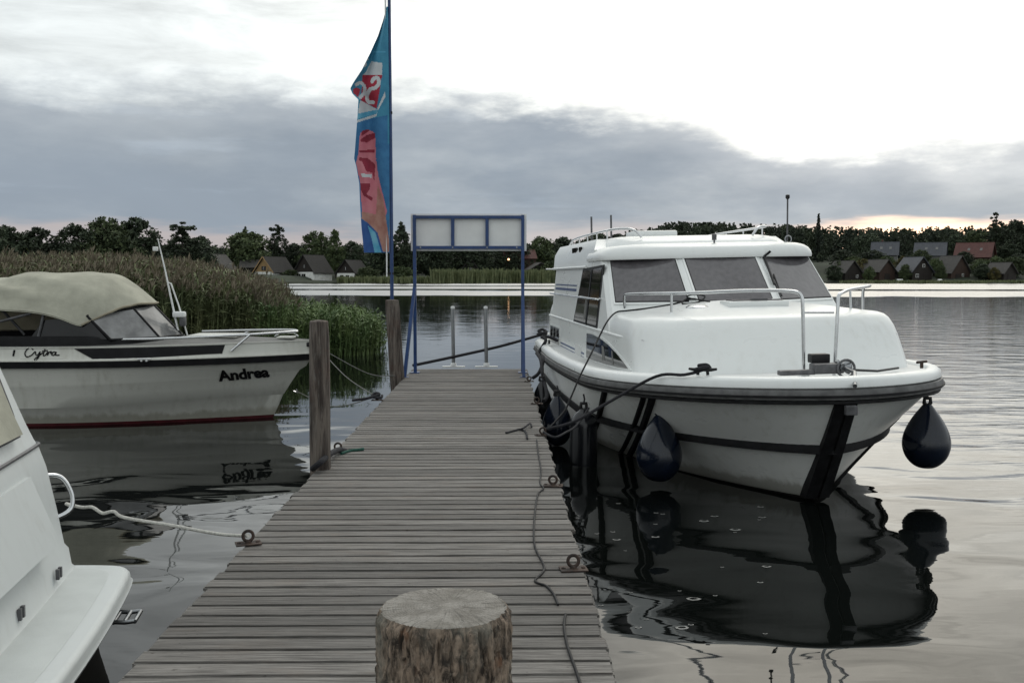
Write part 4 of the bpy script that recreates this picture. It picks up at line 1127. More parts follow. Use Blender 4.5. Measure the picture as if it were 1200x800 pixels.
fender(ft, 0.20, 0.70, 'rounded grey-blue fender squeezed between cruiser and dock', hang=0.10)
ft = at(635, 436, 15.2)
fender(ft, 0.16, 0.66, 'small dark fender below the black-roped cleat near the stern', 'fenderblack', True, 0.10)

# ------------------------------------------------------------------ the cruiser's lines
cw = BM @ (c1 + Vector((0, 0, 0.05)))
rope('mooring_line', 'thick dark bow line from the cruiser cleat to a dock ring', 'rope',
     [cw + Vector((0.03, 0.02, 0.02)), cw, BM @ gun_at(800, 0.03, 0.175), BM @ gun_at(768, 0.07, 0.15), at(715, 470, 10.2), at(672, 494, 10.1), atz(637, 503, DZ + 0.06)], 0.016, 'rope_dark')
rope('mooring_line', 'dark rope knotted round the cruiser bow cleat', 'rope',
     [cw + Vector(v) * 0.62 for v in ((-0.14, 0, 0.0), (-0.05, -0.05, 0.03), (0.06, -0.04, 0.05), (0.10, 0.03, 0.03), (0.0, 0.05, 0.06), (-0.06, 0.0, 0.07), (0.06, -0.02, 0.08), (0.12, 0.02, 0.02))], 0.019, 'rope_dark')
tw = lambda px, py, ly: BM @ bloc(px, py, ly)
rope('power_cable', 'thin black cable hanging from the cruiser roof edge down to the dock', 'cable',
     [tw(826, 356, 2.55), tw(812, 350, 2.6), tw(790, 356, 2.6), tw(760, 361, 2.7), tw(735, 364, 2.8), tw(722, 366, 2.85), tw(712, 376, 2.5), tw(702, 395, 2.3), tw(692, 416, 2.0), tw(680, 440, 1.8), tw(668, 468, 1.6), tw(661, 482, 1.5), tw(645, 500, 1.3)], 0.011, 'cable')
rope('power_cable', 'coil of black cable lying on the cruiser foredeck by the windscreen', 'cable',
     [tw(815, 351, 2.5), tw(805, 348, 2.5), tw(812, 345, 2.55), tw(826, 347, 2.55), tw(818, 354, 2.45), tw(800, 356, 2.4), tw(806, 350, 2.5), tw(830, 353, 2.45), tw(834, 355, 2.4), tw(870, 353, 2.4), tw(880, 350, 2.45)], 0.010, 'cable')
se = BM @ Vector((-1.70, 9.0, 1.13 * sheer(9) + 0.22))
rope('mooring_line', 'dark stern line from the cruiser across to the sign frame foot', 'rope',
     [se + Vector((0.06, 0.0, 0.0)), se, se.lerp(at(484, 428, 16.9), 0.35) + Vector((0, 0, -0.03)), se.lerp(at(484, 428, 16.9), 0.7) + Vector((0, 0, -0.02)), at(484, 428, 16.9)], 0.026, 'rope_dark')
rope('mooring_line', 'dark knot of rope on the cruiser stern cleat', 'rope', [se + Vector(v) for v in ((-0.1, -0.05, 0), (0, -0.08, 0.03), (0.08, 0, 0.05), (0, 0.05, 0.09), (-0.07, 0, 0.06), (0.03, -0.05, 0.02))], 0.026, 'rope_dark')
sc = BM @ Vector((-1.78, 7.3, 1.13 * sheer(7.3) + 0.22))
rope('mooring_line', 'thick black rope from the cruiser side cleat down past its fenders', 'rope',
     [sc + Vector((0.14, -0.10, 0.0)), sc + Vector((0.02, 0.0, 0.05)), sc + Vector((-0.12, 0.12, 0.05)), sc + Vector((-0.06, -0.10, 0.0)), sc + Vector((-0.20, -0.30, -0.22)), at(637, 420, 16.0), at(632, 436, 15.6), at(624, 443, 15.6)], 0.028, 'rope_dark')
rope('mooring_line', 'second black rope beside the stern fender on the cruiser side', 'rope',
     [sc + Vector((-0.22, -0.28, -0.2)), at(634, 422, 15.9), at(636, 440, 15.4), at(641, 462, 14.8), at(637, 470, 14.5)], 0.03, 'rope_dark')
rope('mooring_line', 'slack dark rope looping low between dock ring and long fender', 'rope',
     [atz(637, 506, DZ + 0.04), at(650, 512, 9.9), at(664, 506, 10.3), at(676, 498, 10.9), at(690, 478, 11.4)], 0.012, 'rope_dark')

# ================================================================== SPORTS BOAT LETTERED ANDREA
AX, AY = at(366, 428, 16.1).x, 16.1                       # bow tip
andrea = thing('motor_boat', 'older white motor boat lettered Andrea with beige canvas top, beyond the mooring post', 'boat', (AX, AY, 0), R(0.5))
AL = 7.4
def ahalf(B, x0, Lr, p, q):
    """half outline from bow x0 going aft (negative x)"""
    pts = []
    for i in range(25):
        s = (i / 24) ** 1.8; pts.append((x0 - Lr * s, B * (1 - (1 - s) ** p) ** (1 / q)))
    for i in range(1, 6): pts.append((x0 - Lr + (-AL - x0 + Lr) * i / 5, B * (1 - 0.05 * (i / 5) ** 2)))
    return pts
AV = [(-0.30, -1.1, 0.55, 3.5, 1.6, 1.0), (-0.02, -0.66, 0.92, 3.6, 1.7, 1.0), (0.28, -0.46, 1.04, 3.6, 1.8, 1.05), (0.62, -0.22, 1.12, 3.5, 2.0, 1.1), (0.95, 0.0, 1.18, 3.4, 2.1, 1.15), (1.19, -0.02, 1.13, 3.4, 2.0, 1.15)]
def alv(z):
    for a, b_ in zip(AV, AV[1:]):
        if z <= b_[0] or b_ is AV[-1]:
            t = (z - a[0]) / (b_[0] - a[0]); return [p + (q - p) * t for p, q in zip(a, b_)]
def ash(x): return 1.0 + 0.03 * sstep(-4, 0, x)
def acurve(z, off=0.0, dz=0.0):
    _, x0, B, Lr, p, q = alv(z)
    h = ahalf(B, x0, Lr, p, q)
    full = [Vector((x, -y, 0)) for x, y in h[::-1]] + [Vector((x, y, 0)) for x, y in h[1:]]
    out = []
    for i, v in enumerate(full):
        d = full[min(i + 1, len(full) - 1)] - full[max(i - 1, 0)]
        nrm = Vector((d.y, -d.x, 0)).normalized(); q_ = v + nrm * off
        zz = z * (ash(v.x) if z > 0 else 1) + dz
        if 0.25 < z < 0.7: zz += 0.10 * sstep(-4.5, 0, v.x)
        out.append(Vector((q_.x, q_.y, zz)))
    return out
al = [-0.30, -0.15, -0.02, 0.06, 0.27, 0.28, 0.46, 0.60, 0.62, 0.64, 0.8, 0.95]
offs = {0.28: 0.008, 0.62: 0.002}
ab = MB().loft([acurve(z, offs.get(z, 0)) for z in al])
tr_off = [acurve(z, offs.get(z, 0)) for z in al]
tr = [acurve(z) for z in al]; ab.add([c[k] for c in tr for k in (0, -1)], [(2 * i, 2 * i + 1, 2 * i + 3, 2 * i + 2) for i in range(len(al) - 1)])
ahull = ab.build('hull', M['gel_old'], andrea, smooth=35)
MB().loft([acurve(z, 0.005) for z in (-0.30, -0.10, 0.0)]).build('bottom_paint', M['antifoul'], ahull, smooth=40)
MB().loft([acurve(z, 0.005) for z in (0.0, 0.02, 0.045)]).build('boot_stripe', M['redboot'], ahull, smooth=40)
def aband(profile, z): 
    cs = [acurve(z, o, d) for o, d in profile]
    return MB().loft([[c[i] for c in cs] for i in range(len(cs[0]))], closed=True, cap0=True, cap1=True)
aband([(-0.01, -0.055), (0.035, -0.05), (0.04, 0.035), (-0.01, 0.045)], 0.95).build('rub_rail', M['black'], ahull, smooth=30)
aband([(0.0, 0.046), (0.03, 0.046), (0.03, 0.06), (0.0, 0.065)], 0.95).build('rail_trim', M['gel_old'], ahull, smooth=30)
atop = MB().loft([acurve(0.95, 0.0, 0.06), acurve(1.05), acurve(1.15), acurve(1.19, 0, 0.0), acurve(1.19, -0.03, 0.015)])
atop.build('topside', M['gel_old'], andrea, smooth=40)
dk_ = acurve(1.19, -0.028, 0.012); nn = len(dk_)
cam_ = [Vector((dk_[i].x, 0, dk_[i].z + 0.10 * sstep(0, 1.2, abs(dk_[i].y)))) for i in range(nn // 2 + 1)]
dkb = MB()
for sgn in (0, 1):
    side = dk_[:nn // 2 + 1] if sgn == 0 else dk_[::-1][:nn // 2 + 1]
    dkb.loft([[a, a.lerp(c, 0.5) + Vector((0, 0, 0.02)), c] for a, c in zip(side, cam_)])
dkb.build('foredeck', M['greydeck'], andrea, smooth=50)
S = 76.0
def ax(px): return (px - 366) / S            # side-view pixel -> local x
def axn(px): return (px - 586) / F_PX * (AY - 1.08 * min(1, max(0, (366 - px) / 150))) - AX      # the same on the near topside
def aside(pts, name, mat, z0=0.0, off=0.006, parent=None):
    """panel on the near topside; pts (x, z)"""
    b = MB(); out = []
    def ysurf(x, z):
        c = acurve(z); 
        for i in range(len(c) // 2):
            if c[i].x <= x <= c[i + 1].x:
                t = (x - c[i].x) / max(1e-6, c[i + 1].x - c[i].x); return c[i].y + (c[i + 1].y - c[i].y) * t
        return c[0].y
    for x, z in pts: out.append(Vector((x, ysurf(x, z) - off, z)))
    inn = [p + Vector((0, off + 0.01, 0)) for p in out]; n = len(pts)
    b.add(out + inn, [tuple(range(n))] + [(k, n + k, n + (k + 1) % n, (k + 1) % n) for k in range(n)])
    return b.build(name, mat, parent or andrea)
ysurf_near = lambda x, z: None
up = [(ax(90), 1.185), (ax(130), 1.186), (ax(180), 1.187), (ax(230), 1.188), (ax(263), 1.19), (ax(261), 1.06), (ax(240), 1.05), (ax(180), 1.045), (ax(112), 1.04)]
pan = []
for k in range(25):
    u = k / 24; x_t = axn(90) + (axn(263) - axn(90)) * u; x_b = axn(112) + (axn(260) - axn(112)) * u
    col_ = []
    for j in range(5):
        t = j / 4; x = x_t + (x_b - x_t) * t; z = 1.183 - 0.155 * t + (0.03 * t * sstep(0.3, 1, u)); c = acurve(z, 0.007)
        y = c[0].y
        for i in range(len(c) // 2):
            if c[i].x <= x <= c[i + 1].x: y = c[i].y + (c[i + 1].y - c[i].y) * (x - c[i].x) / max(1e-6, c[i + 1].x - c[i].x)
        col_.append(Vector((x, y, z * ash(x))))
    pan.append(col_)
MB().loft(pan).build('black_side_panel', M['black'], andrea, smooth=40)
MB().tube([Vector((x, acurve(1.19)[0].y * 0 - 1.0, 1.2)) for x in (0, 0)], 0.001, 3) if False else None
aband([(-0.02, 0.0), (0.012, 0.0), (0.012, 0.02), (-0.02, 0.02)], 1.19).build('toe_rail', M['gel_old'], andrea, smooth=30)
# name lettering, flat on the hull
def text_mesh(body, size, shear=0.0, offset=0.0):
    cu = bpy.data.curves.new('lettering', 'FONT'); cu.body = body; cu.size = size; cu.shear = shear; cu.offset = offset
    cu.align_x = 'CENTER'; cu.align_y = 'CENTER'; cu.extrude = 0.002; cu.resolution_u = 4
    ob = bpy.data.objects.new('lettering', cu); C.objects.link(ob)
    bpy.context.view_layer.update()
    me = bpy.data.meshes.new_from_object(ob.evaluated_get(bpy.context.evaluated_depsgraph_get()))
    bpy.data.objects.remove(ob); bpy.data.curves.remove(cu)
    return me
def on_hull(me, cx, cz, off=0.008, squash=1.0, rot=0.0):
    for v in me.vertices:
        xx = v.co.x * math.cos(rot) - v.co.y * math.sin(rot); zz = v.co.x * math.sin(rot) + v.co.y * math.cos(rot)
        x = cx + xx * squash; z = cz + zz
        pr_ = None; y = -1.0
        for c in tr_off:                       # the hull's own level lines at this x
            for i in range(len(c) // 2):
                if c[i].x <= x <= c[i + 1].x:
                    t = (x - c[i].x) / max(1e-6, c[i + 1].x - c[i].x); cur = c[i].lerp(c[i + 1], t)
                    if pr_ is not None and pr_.z <= z <= cur.z: y = pr_.y + (cur.y - pr_.y) * (z - pr_.z) / max(1e-6, cur.z - pr_.z)
                    pr_ = cur; break
        v.co = Vector((x, y - off - v.co.z, z))
    me.update(); return me
link('name_lettering', on_hull(text_mesh('Andrea', 0.235, 0.06, 0.010), axn(283), 0.735, 0.010, 0.98, 0.05), M['black'], ahull, label='black name lettering reading Andrea')
# script maker name: strokes
def script(strokes, x0, z0, sc_, r, name):
    b = MB()
    for st in strokes:
        pts = catmull([(x, y, 0) for x, y in st], 5); out = []
        for p in pts:
            x = x0 + p.x * sc_; z = z0 + p.y * sc_; c = acurve(z); y = c[0].y
            for i in range(len(c) // 2):
                if c[i].x <= x <= c[i + 1].x:
                    t = (x - c[i].x) / max(1e-6, c[i + 1].x - c[i].x); y = c[i].y + (c[i + 1].y - c[i].y) * t
            out.append((x, y - 0.006, z))
        b.tube(out, r, 5)
    return b.build(name, M['black'], andrea)
script([[(2.3, 2.3), (1.6, 2.9), (0.6, 2.3), (0.2, 1.2), (0.8, 0.4), (2.0, 0.9), (2.9, 1.8), (3.1, 1.0), (3.6, 0.9), (4.2, 1.8), (4.0, 0.6), (3.2, -0.6), (2.9, -0.2), (4.2, 0.9), (5.0, 1.6)],
        [(5.5, 2.5), (5.1, 0.9), (5.6, 0.8), (6.3, 1.8), (6.2, 0.8), (6.6, 1.6), (7.2, 1.8), (7.0, 1.2)],
        [(4.7, 1.9), (6.2, 2.1)], [(8.3, 1.7), (7.6, 1.6), (7.4, 0.9), (8.0, 0.9), (8.5, 1.7), (8.4, 0.9), (9.4, 0.9)]], axn(33), 1.045, 0.055, 0.009, 'script_lettering')
script([[(0, 0.4), (0.3, 2.4)], ], axn(20.5), 1.06, 0.045, 0.014, 'script_lettering')
aside([(axn(29), 1.028), (axn(78), 1.030), (axn(78), 1.036), (axn(29), 1.034)], 'pin_stripe', M['black'])
# small cleats on the rail
MB().rbox((axn(171), -1.15, 1.035), (0.20, 0.05, 0.02), 0.006).rbox((axn(168), -1.15, 1.015), (0.03, 0.04, 0.04), 0.006).rbox((axn(174), -1.15, 1.015), (0.03, 0.04, 0.04), 0.006).build('cleat', M['board'], andrea)
# coaming, windscreen, canopy
def az_(py): return CAM_H + (324 - py) / 78.0
cb = MB()
rg = []
for x, hw in ((-AL + 0.1, 0.98), (ax(60), 1.02), (ax(125), 1.0), (ax(170), 0.86), (ax(200), 0.55), (ax(212), 0.0)):
    rg.append((x, hw))
for sgn in (-1, 1):
    cb.loft([[Vector((x, sgn * hw, 1.16)), Vector((x, sgn * hw * 0.995, 1.30)), Vector((x, sgn * (hw * 0.97), 1.36 if x < ax(130) else 1.30)), Vector((x, sgn * hw * 0.9, 1.36 if x < ax(130) else 1.30))] for x, hw in rg])
cb.build('coaming', M['black'], andrea, smooth=40)
# windscreen: near side raked frame, sloping front panes
wsb = [Vector((ax(150), -0.93, 1.30)), Vector((ax(196), -0.55, 1.31)), Vector((ax(209), 0.0, 1.32)), Vector((ax(196), 0.55, 1.31)), Vector((ax(150), 0.93, 1.30))]
wst = [Vector((ax(122), -0.88, 1.66)), Vector((ax(165), -0.50, 1.76)), Vector((ax(176), 0.0, 1.79)), Vector((ax(165), 0.50, 1.76)), Vector((ax(122), 0.88, 1.66))]
M['ws'] = pm('dusty_windscreen', (0.20, 0.20, 0.20), 0.12, var=0.35, scale=3, spec=0.6)
for i in range(4):
    nrm = (wsb[i + 1] - wsb[i]).cross(wst[i] - wsb[i]).normalized() * 0.008
    MB().prism([wsb[i], wsb[i + 1], wst[i + 1], wst[i]], nrm).build('windscreen_pane', M['ws'], andrea)
fr = MB()
fr.tube(wst, 0.022, 8).tube(wsb, 0.022, 8)
for a, b_ in zip(wsb, wst): fr.tube([a, b_], 0.022, 8)
fr.build('windscreen_frame', M['black'], andrea, smooth=50)
MB().prism([Vector((ax(62), -0.965, 1.36)), Vector((ax(146), -0.935, 1.31)), Vector((ax(122), -0.885, 1.64)), Vector((ax(75), -0.93, 1.60))], (0, 0.01, 0)).build('side_pane', M['darkpane'], andrea)
# canopy surface
cn = []
prof = [(-1.05, 1.95, 1.60, 0.0), (-0.55, 2.16, 1.72, 0.0), (0, 2.22, 1.78, 0.0), (30, 2.30, 1.77, 0.0), (62, 2.31, 1.72, 0.02), (92, 2.31, 1.64, 0.10), (108, 2.27, 1.57, 0.28), (113, 2.12, 1.55, 0.48), (116, 1.95, 1.545, 0.66), (118, 1.83, 1.54, 0.78)]
NV = 28
for (p_, ztop, zed, bulge) in prof:
    x = ax(p_ * 1.0) if p_ >= 0 else ax(0) + p_
    row = []
    for k in range(NV + 1):
        v = -1 + 2 * k / NV; av = abs(v)
        z = zed + (ztop - zed) * (1 - av ** 2.6)
        yy = 1.0 * math.copysign(av ** 0.85, v) if True else v
        row.append(Vector((x + bulge * (1 - v * v), yy * (1.0 - 0.04 * bulge), z)))
    cn.append(row)
# refine along x
rows_ = []
for k in range(NV + 1):
    rows_.append(catmull([cn[i][k] for i in range(len(cn))], 6))
cn2 = [[rows_[k][i] for k in range(NV + 1)] for i in range(len(rows_[0]))]
for row in cn2:
    for p in row:
        f = 0.045 * mnoise.noise((p.x * 1.6 + p.z * 2.2, p.y * 0.9, p.z * 1.3)) + 0.028 * mnoise.noise((p.x * 4 + p.z * 7, p.y * 2, p.z))
        crease = -0.10 * max(0, 1 - abs((p.z - 1.78) - 0.28 * (ax(95) - p.x)) * 14) * sstep(ax(115), ax(80), p.x) * (1 if p.y < -0.3 else 0)
        wgt = sstep(-0.15, -0.6, p.y) * sstep(ax(118), ax(70), p.x)
        f += 0.022 * wgt * math.sin((p.x * 0.55 + p.z * 2.6) * 9 + 2 * mnoise.noise((p.x, p.z * 2, 0)))
        p.z += f; p.y += (f * 0.8 - crease * 0.5) * (1 if p.y > 0 else -1)
can = MB().loft(cn2)
can.loft([[p + (Vector((0, 0, 0.5)) - Vector((0, 0, 0.52))) for p in row] for row in cn2])
can.build('canvas_top', M['canvas'], andrea, smooth=70)
MB().tube(catmull(cn2[-1], 2), 0.016, 6).build('canvas_hem', M['canvas_in'], andrea, smooth=50)
MB().prism([Vector((-AL + 0.4, 0.96, 1.32)), Vector((ax(70), 0.96, 1.36)), Vector((ax(78), 0.94, 1.68)), Vector((-AL + 0.5, 0.94, 1.62))], (0, 0.01, 0)).build('side_curtain', M['canvas_in'], andrea)
for a, b_ in (((ax(-25), -0.98, 1.40), (ax(62), -0.97, 1.70)), ((ax(38), -0.5, 1.36), (ax(12), -0.5, 1.75)), ((ax(70), -0.97, 1.36), (ax(76), -0.95, 1.70))):
    MB().tube([a, b_], 0.022, 8).build('canvas_hoop', M['greyfit'], andrea, smooth=50)
# seats and dashboard inside
MB().rbox((ax(112), 0.2, 1.32), (0.5, 1.2, 0.22), 0.04).build('dashboard', M['black'], andrea, smooth=40)
MB().rbox((ax(88), 0.35, 1.42), (0.3, 0.5, 0.24), 0.06).build('seat_back', M['board'], andrea, smooth=40)
MB().rbox((ax(125), 0.25, 1.42), (0.18, 0.3, 0.08), 0.03).build('folded_jacket', pm('orange_cloth', (0.45, 0.13, 0.05), 0.8), andrea, smooth=40)
# mast with searchlight
def am(px, py, y=0.0): return Vector((ax(366 + (px - 366) * (16.1 + y) / 15.55), y, CAM_H + (324 - py) / (1180 / (16.1 + y))))
mst = MB().tube([am(213, 402), am(202, 345), am(197, 318), am(191, 290), am(189, 280)], [0.018, 0.016, 0.013, 0.010, 0.008], 8).build('mast', M['board'], andrea, smooth=50)
MB().tube([am(221, 398, 0.1), am(211, 358, 0.05), am(203, 332), am(199, 331)], 0.013, 8).build('mast_stay', M['board'], mst, smooth=50)
MB().rbox(am(186, 292), (0.075, 0.07, 0.07), 0.015).build('mast_lamp', M['board'], mst, smooth=40)
MB().rbox(am(212, 368), (0.20, 0.12, 0.09), 0.03).build('searchlight', M['board'], mst, smooth=40)
MB().rbox(am(216, 376), (0.10, 0.10, 0.16), 0.03).build('horn', M['greyfit'], mst, smooth=40)
MB().tube([am(190, 404), am(203, 378)], 0.014, 6).tube([am(203, 378), am(214, 400)], 0.012, 6).build('mast_bracket', M['blackfit'], mst, smooth=40)
# bow rails
ar = MB().tube(chaikin([am(158, 397, -0.85), am(200, 396.5, -0.85), am(280, 393, -0.75), am(340, 389, -0.25), am(352, 387.5, 0.0), am(338, 386, 0.25), am(285, 386.5, 0.7), am(228, 388, 0.82)], 3), 0.020, 8).build('bow_rail', M['chrome'], andrea, smooth=60)
MB().tube([am(281, 411, -0.72), am(302, 392, -0.62)], 0.018, 8).build('rail_stanchion', M['chrome'], ar, smooth=50)
MB().tube([am(262, 400, 0.62), am(285, 387, 0.68)], 0.016, 8).build('rail_stanchion', M['chrome'], ar, smooth=50)
MB().rbox(am(158, 399, -0.85), (0.10, 0.04, 0.05), 0.01).build('rail_foot', M['board'], ar)
hp = am(255, 403, 0.0)
MB().rbox((hp.x, 0, 1.315), (0.75, 0.62, 0.045), 0.018).build('deck_hatch', M['gel_old'], andrea, smooth=40)
MB().rbox((ax(335), 0, 1.285), (0.26, 0.3, 0.03), 0.01).build('anchor_locker', M['gel_old'], andrea, smooth=40)
MB().tube([(ax(322), -0.05, 1.30), (ax(328), -0.05, 1.36), (ax(345), -0.05, 1.36), (ax(350), -0.05, 1.30)], 0.012, 6).build('bow_cleat', M['chrome'], andrea, smooth=40)
MB().rbox((0.0, 0.0, 1.17), (0.16, 0.14, 0.07), 0.015).build('stem_head', M['blackfit'], andrea, smooth=40)
MB().tube([(-0.30, -0.03, 0.42), (-0.235, -0.03, 0.40), (-0.25, -0.03, 0.46)], 0.014, 6).build('bow_eye', M['chrome'], ahull, smooth=40)
awm = Matrix.Translation((AX, AY, 0)) @ Matrix.Rotation(R(0.5), 4, 'Z')
rope('mooring_line', 'thin line from the bow lettered Andrea up to the dock edge ring', 'rope', [awm @ Vector((0.05, 0, 1.18)), at(404, 440, 14.6), pl + Vector((-0.03, 0, 0.06))], 0.007, 'rope_grey')
rope('mooring_line', 'thin pale line from low on the bow lettered Andrea to the dock', 'rope', [awm @ Vector((-0.25, -0.02, 0.42)), at(390, 476, 14.0), pl + Vector((-0.05, 0, 0.04))], 0.007, 'rope_grey')
rope('mooring_line', 'thin line from the bow lettered Andrea to the farther mooring post', 'rope', [awm @ Vector((0.06, 0, 1.15)), at(430, 437, 16.0), at(463, 440, 15.6)], 0.007, 'rope_grey')

# ================================================================== STERN OF THE NEAR WHITE BOAT
NB = Vector((-2.05, 4.9, 0)); NYAW = R(9)
near = thing('motor_boat', 'white motor boat stern with swim platform at the lower left', 'boat', NB, NYAW)
# local: x to starboard (away from the dock = -x), y across the stern; aft edge of the platform at x = 0
NW = 1.42                       # half width
ZP = 0.46
def fy(v): return v
def slab(x0, x1, hw, z0, z1, r):
    pts = [(x0, -hw), (x1 - r, -hw), (x1 - r * 0.3, -hw + r * 0.25), (x1, -hw + r), (x1 + 0.03, 0), (x1, hw - r), (x1 - r * 0.3, hw - r * 0.25), (x1 - r, hw), (x0, hw)]
    return [Vector((x, y, z)) for x, y in pts], (z0, z1)
def platform_ring(e, z):
    r = 0.26; hw = NW + e; x1 = 0.0 + e; x0 = -0.75
    pts = [(x0, -hw), (-0.45, -hw), (x1 - r, -hw + 0.02), (x1 - r * 0.25, -hw + r * 0.28), (x1 - 0.01, -hw + r), (x1 + 0.03, 0), (x1 - 0.01, hw - r), (x1 - r * 0.25, hw - r * 0.28), (x1 - r, hw - 0.02), (-0.45, hw), (x0, hw)]
    return chaikin([(x, y, z) for x, y in pts], 2)
pr = [platform_ring(-0.10, ZP - 0.16), platform_ring(-0.02, ZP - 0.13), platform_ring(0.0, ZP - 0.10), platform_ring(0.012, ZP - 0.075), platform_ring(0.0, ZP - 0.06), platform_ring(0.0, ZP - 0.03), platform_ring(-0.015, ZP - 0.008), platform_ring(-0.04, ZP)]
pb = MB().loft(pr); nn = len(pr[-1])
pb.add(pr[-1], [(i, i + 1, nn - 2 - i, nn - 1 - i) for i in range(nn // 2)])
pb.add(pr[0], [(nn - 1 - i, nn - 2 - i, i + 1, i) for i in range(nn // 2)])
plat = pb.build('swim_platform', M['gel_near'], near, smooth=50)
pads = [platform_ring(-0.105, ZP + 0.0015), platform_ring(-0.115, ZP + 0.005)]
pb = MB().loft(pads); pb.add(pads[-1], [(i, i + 1, nn - 2 - i, nn - 1 - i) for i in range(nn // 2)])
pb.build('non_slip_pad', pm('non_slip_gelcoat', (0.52, 0.55, 0.54), 0.6, var=0.05, scale=4, bump=0.0015, bscale=180), plat, smooth=50)
# hull aft part
def nring(z, x_aft, hw, bow_in):
    return [Vector((-6.0, -hw * 0.5, z)), Vector((-4.0, -hw * 0.95, z)), Vector((x_aft - 0.12, -hw, z)), Vector((x_aft - 0.02, -hw + 0.02, z)), Vector((x_aft, -hw + 0.12, z)), Vector((x_aft + 0.03, 0, z)), Vector((x_aft, hw - 0.12, z)), Vector((x_aft - 0.02, hw - 0.02, z)), Vector((x_aft - 0.12, hw, z)), Vector((-4.0, hw * 0.95, z)), Vector((-6.0, hw * 0.5, z))]
def nr(z, xa, hw): return chaikin(nring(z, xa, hw, 0), 2)
MB().loft([nr(-0.3, -0.30, 1.25), nr(0.05, -0.22, 1.34), nr(ZP - 0.13, -0.16, 1.38)]).build('hull', M['antifoul'], near, smooth=50)
tbm = MB().loft([nr(ZP - 0.13, -0.16, 1.40), nr(ZP - 0.02, -0.34, 1.40), nr(ZP + 0.02, -0.385, 1.40), nr(ZP + 0.12, -0.40, 1.40), nr(ZP + 0.15, -0.425, 1.40), nr(0.84, -0.46, 1.385), nr(1.10, -0.505, 1.36), nr(1.22, -0.54, 1.345), nr(1.27, -0.565, 1.335), nr(1.36, -0.60, 1.32), nr(1.70, -0.72, 1.28), nr(1.95, -0.82, 1.24), nr(2.15, -0.96, 1.15)])
body = tbm.build('transom', M['gel_near'], near, smooth=45)
aband_ = [nr(1.235, -0.70, 1.315), nr(1.22, -0.685, 1.33), nr(1.25, -0.69, 1.33), nr(1.265, -0.72, 1.31)]
MB().tube([q + Vector((0.012, 0, 0)) for q in nr(1.24, -0.552, 1.342)], 0.012, 6).build('welting', M['greyfit'], body, smooth=50)
# recessed locker panel and step mouldings on the transom
for (y0, y1, z0, z1) in ((-0.75, 0.85, 0.74, 1.12),):
    def tx(z): return -0.43 - (z - 0.84) / 0.26 * 0.10
    q = [Vector((tx(z0) + 0.06, y0, z0)), Vector((tx(z0) + 0.06, y1, z0)), Vector((tx(z1) + 0.06, y1, z1)), Vector((tx(z1) + 0.06, y0, z1))]
    MB().prism(q, (-0.07, 0, 0)).build('transom_locker', M['gel_near'], body)
for y in (0.25, 0.95):
    MB().rbox((-0.362, y, ZP + 0.08), (0.02, 0.025, 0.06), 0.003).rbox((-0.362, y - 0.05, ZP + 0.08), (0.02, 0.025, 0.06), 0.003).build('drain_slot', M['greyfit'], body)
# grab handle at the far quarter
hx_, hy_ = -0.58, 1.335
MB().tube(chaikin([(-0.60, 1.30, 1.03), (-0.49, 1.40, 1.03), (-0.44, 1.43, 0.98), (-0.40, 1.44, 0.87), (-0.41, 1.42, 0.79), (-0.50, 1.33, 0.76)], 2), 0.015, 10).build('grab_handle', M['chrome'], body, smooth=60)
# canvas cover on the cockpit
cvr = [[p + Vector((-0.02, 0, 0)) for p in nr(1.36, -0.86, 1.235)], nr(1.62, -0.98, 1.17), nr(1.95, -1.22, 1.09), nr(2.15, -1.7, 0.9)]
MB().loft([[p + Vector((0.025, (0.02 if p.y > 0 else -0.02), 0)) for p in r if True] for r in cvr]).build('cockpit_cover', M['canvas_in'], near, smooth=60) if False else None
y_c = 0.98
MB().loft([[Vector((x + 0.045, y, z)) for y in np.linspace(-0.95, 0.88, 9)] for x, z in ((-0.565, 1.36), (-0.615, 1.48), (-0.685, 1.68), (-0.79, 1.94))]).build('cockpit_cover', M['canvas'], near, smooth=60)
MB().tube([(-0.55, y, 1.345) for y in np.linspace(-0.95, 0.90, 9)] + [(-0.595, 0.93, 1.48), (-0.675, 0.93, 1.72), (-0.765, 0.9, 1.93)], 0.012, 6).build('cover_cord', M['greyfit'], near, smooth=50)
# folding ladder under the platform
lad = MB()
for y in (0.74, 0.92): lad.tube([(-0.2, y, ZP - 0.15), (0.03, y, ZP - 0.17), (0.085, y + 0.0, ZP - 0.165)], 0.013, 8)
for x in (-0.03, 0.03, 0.085): lad.tube([(x, 0.74, ZP - 0.168), (x, 0.92, ZP - 0.168)], 0.013, 8)
lad.build('boarding_ladder', M['alu'], near, smooth=50)
MB().tube([(-0.12, -0.2, 0.1), (-0.02, -0.2, 0.0), (-0.02, -0.2, -0.3)], 0.07, 10).build('outdrive', M['black'], near, smooth=50)
nwm = Matrix.Translation(NB) @ Matrix.Rotation(NYAW, 4, 'Z')
hw_ = nwm @ Vector((-0.41, 1.43, 0.82))
rope('mooring_line', 'white rope from the swim platform boat to the left dock ring', 'rope',
     [hw_, at(78, 590, 6.45), at(95, 594, 6.5), at(108, 594, 6.45), at(120, 601, 6.45), at(133, 599, 6.4), at(146, 606, 6.4), at(200, 615, 6.3), at(255, 625, 6.25), r_left[0] + Vector((0, 0, 0.05))], 0.011, 'rope_white')

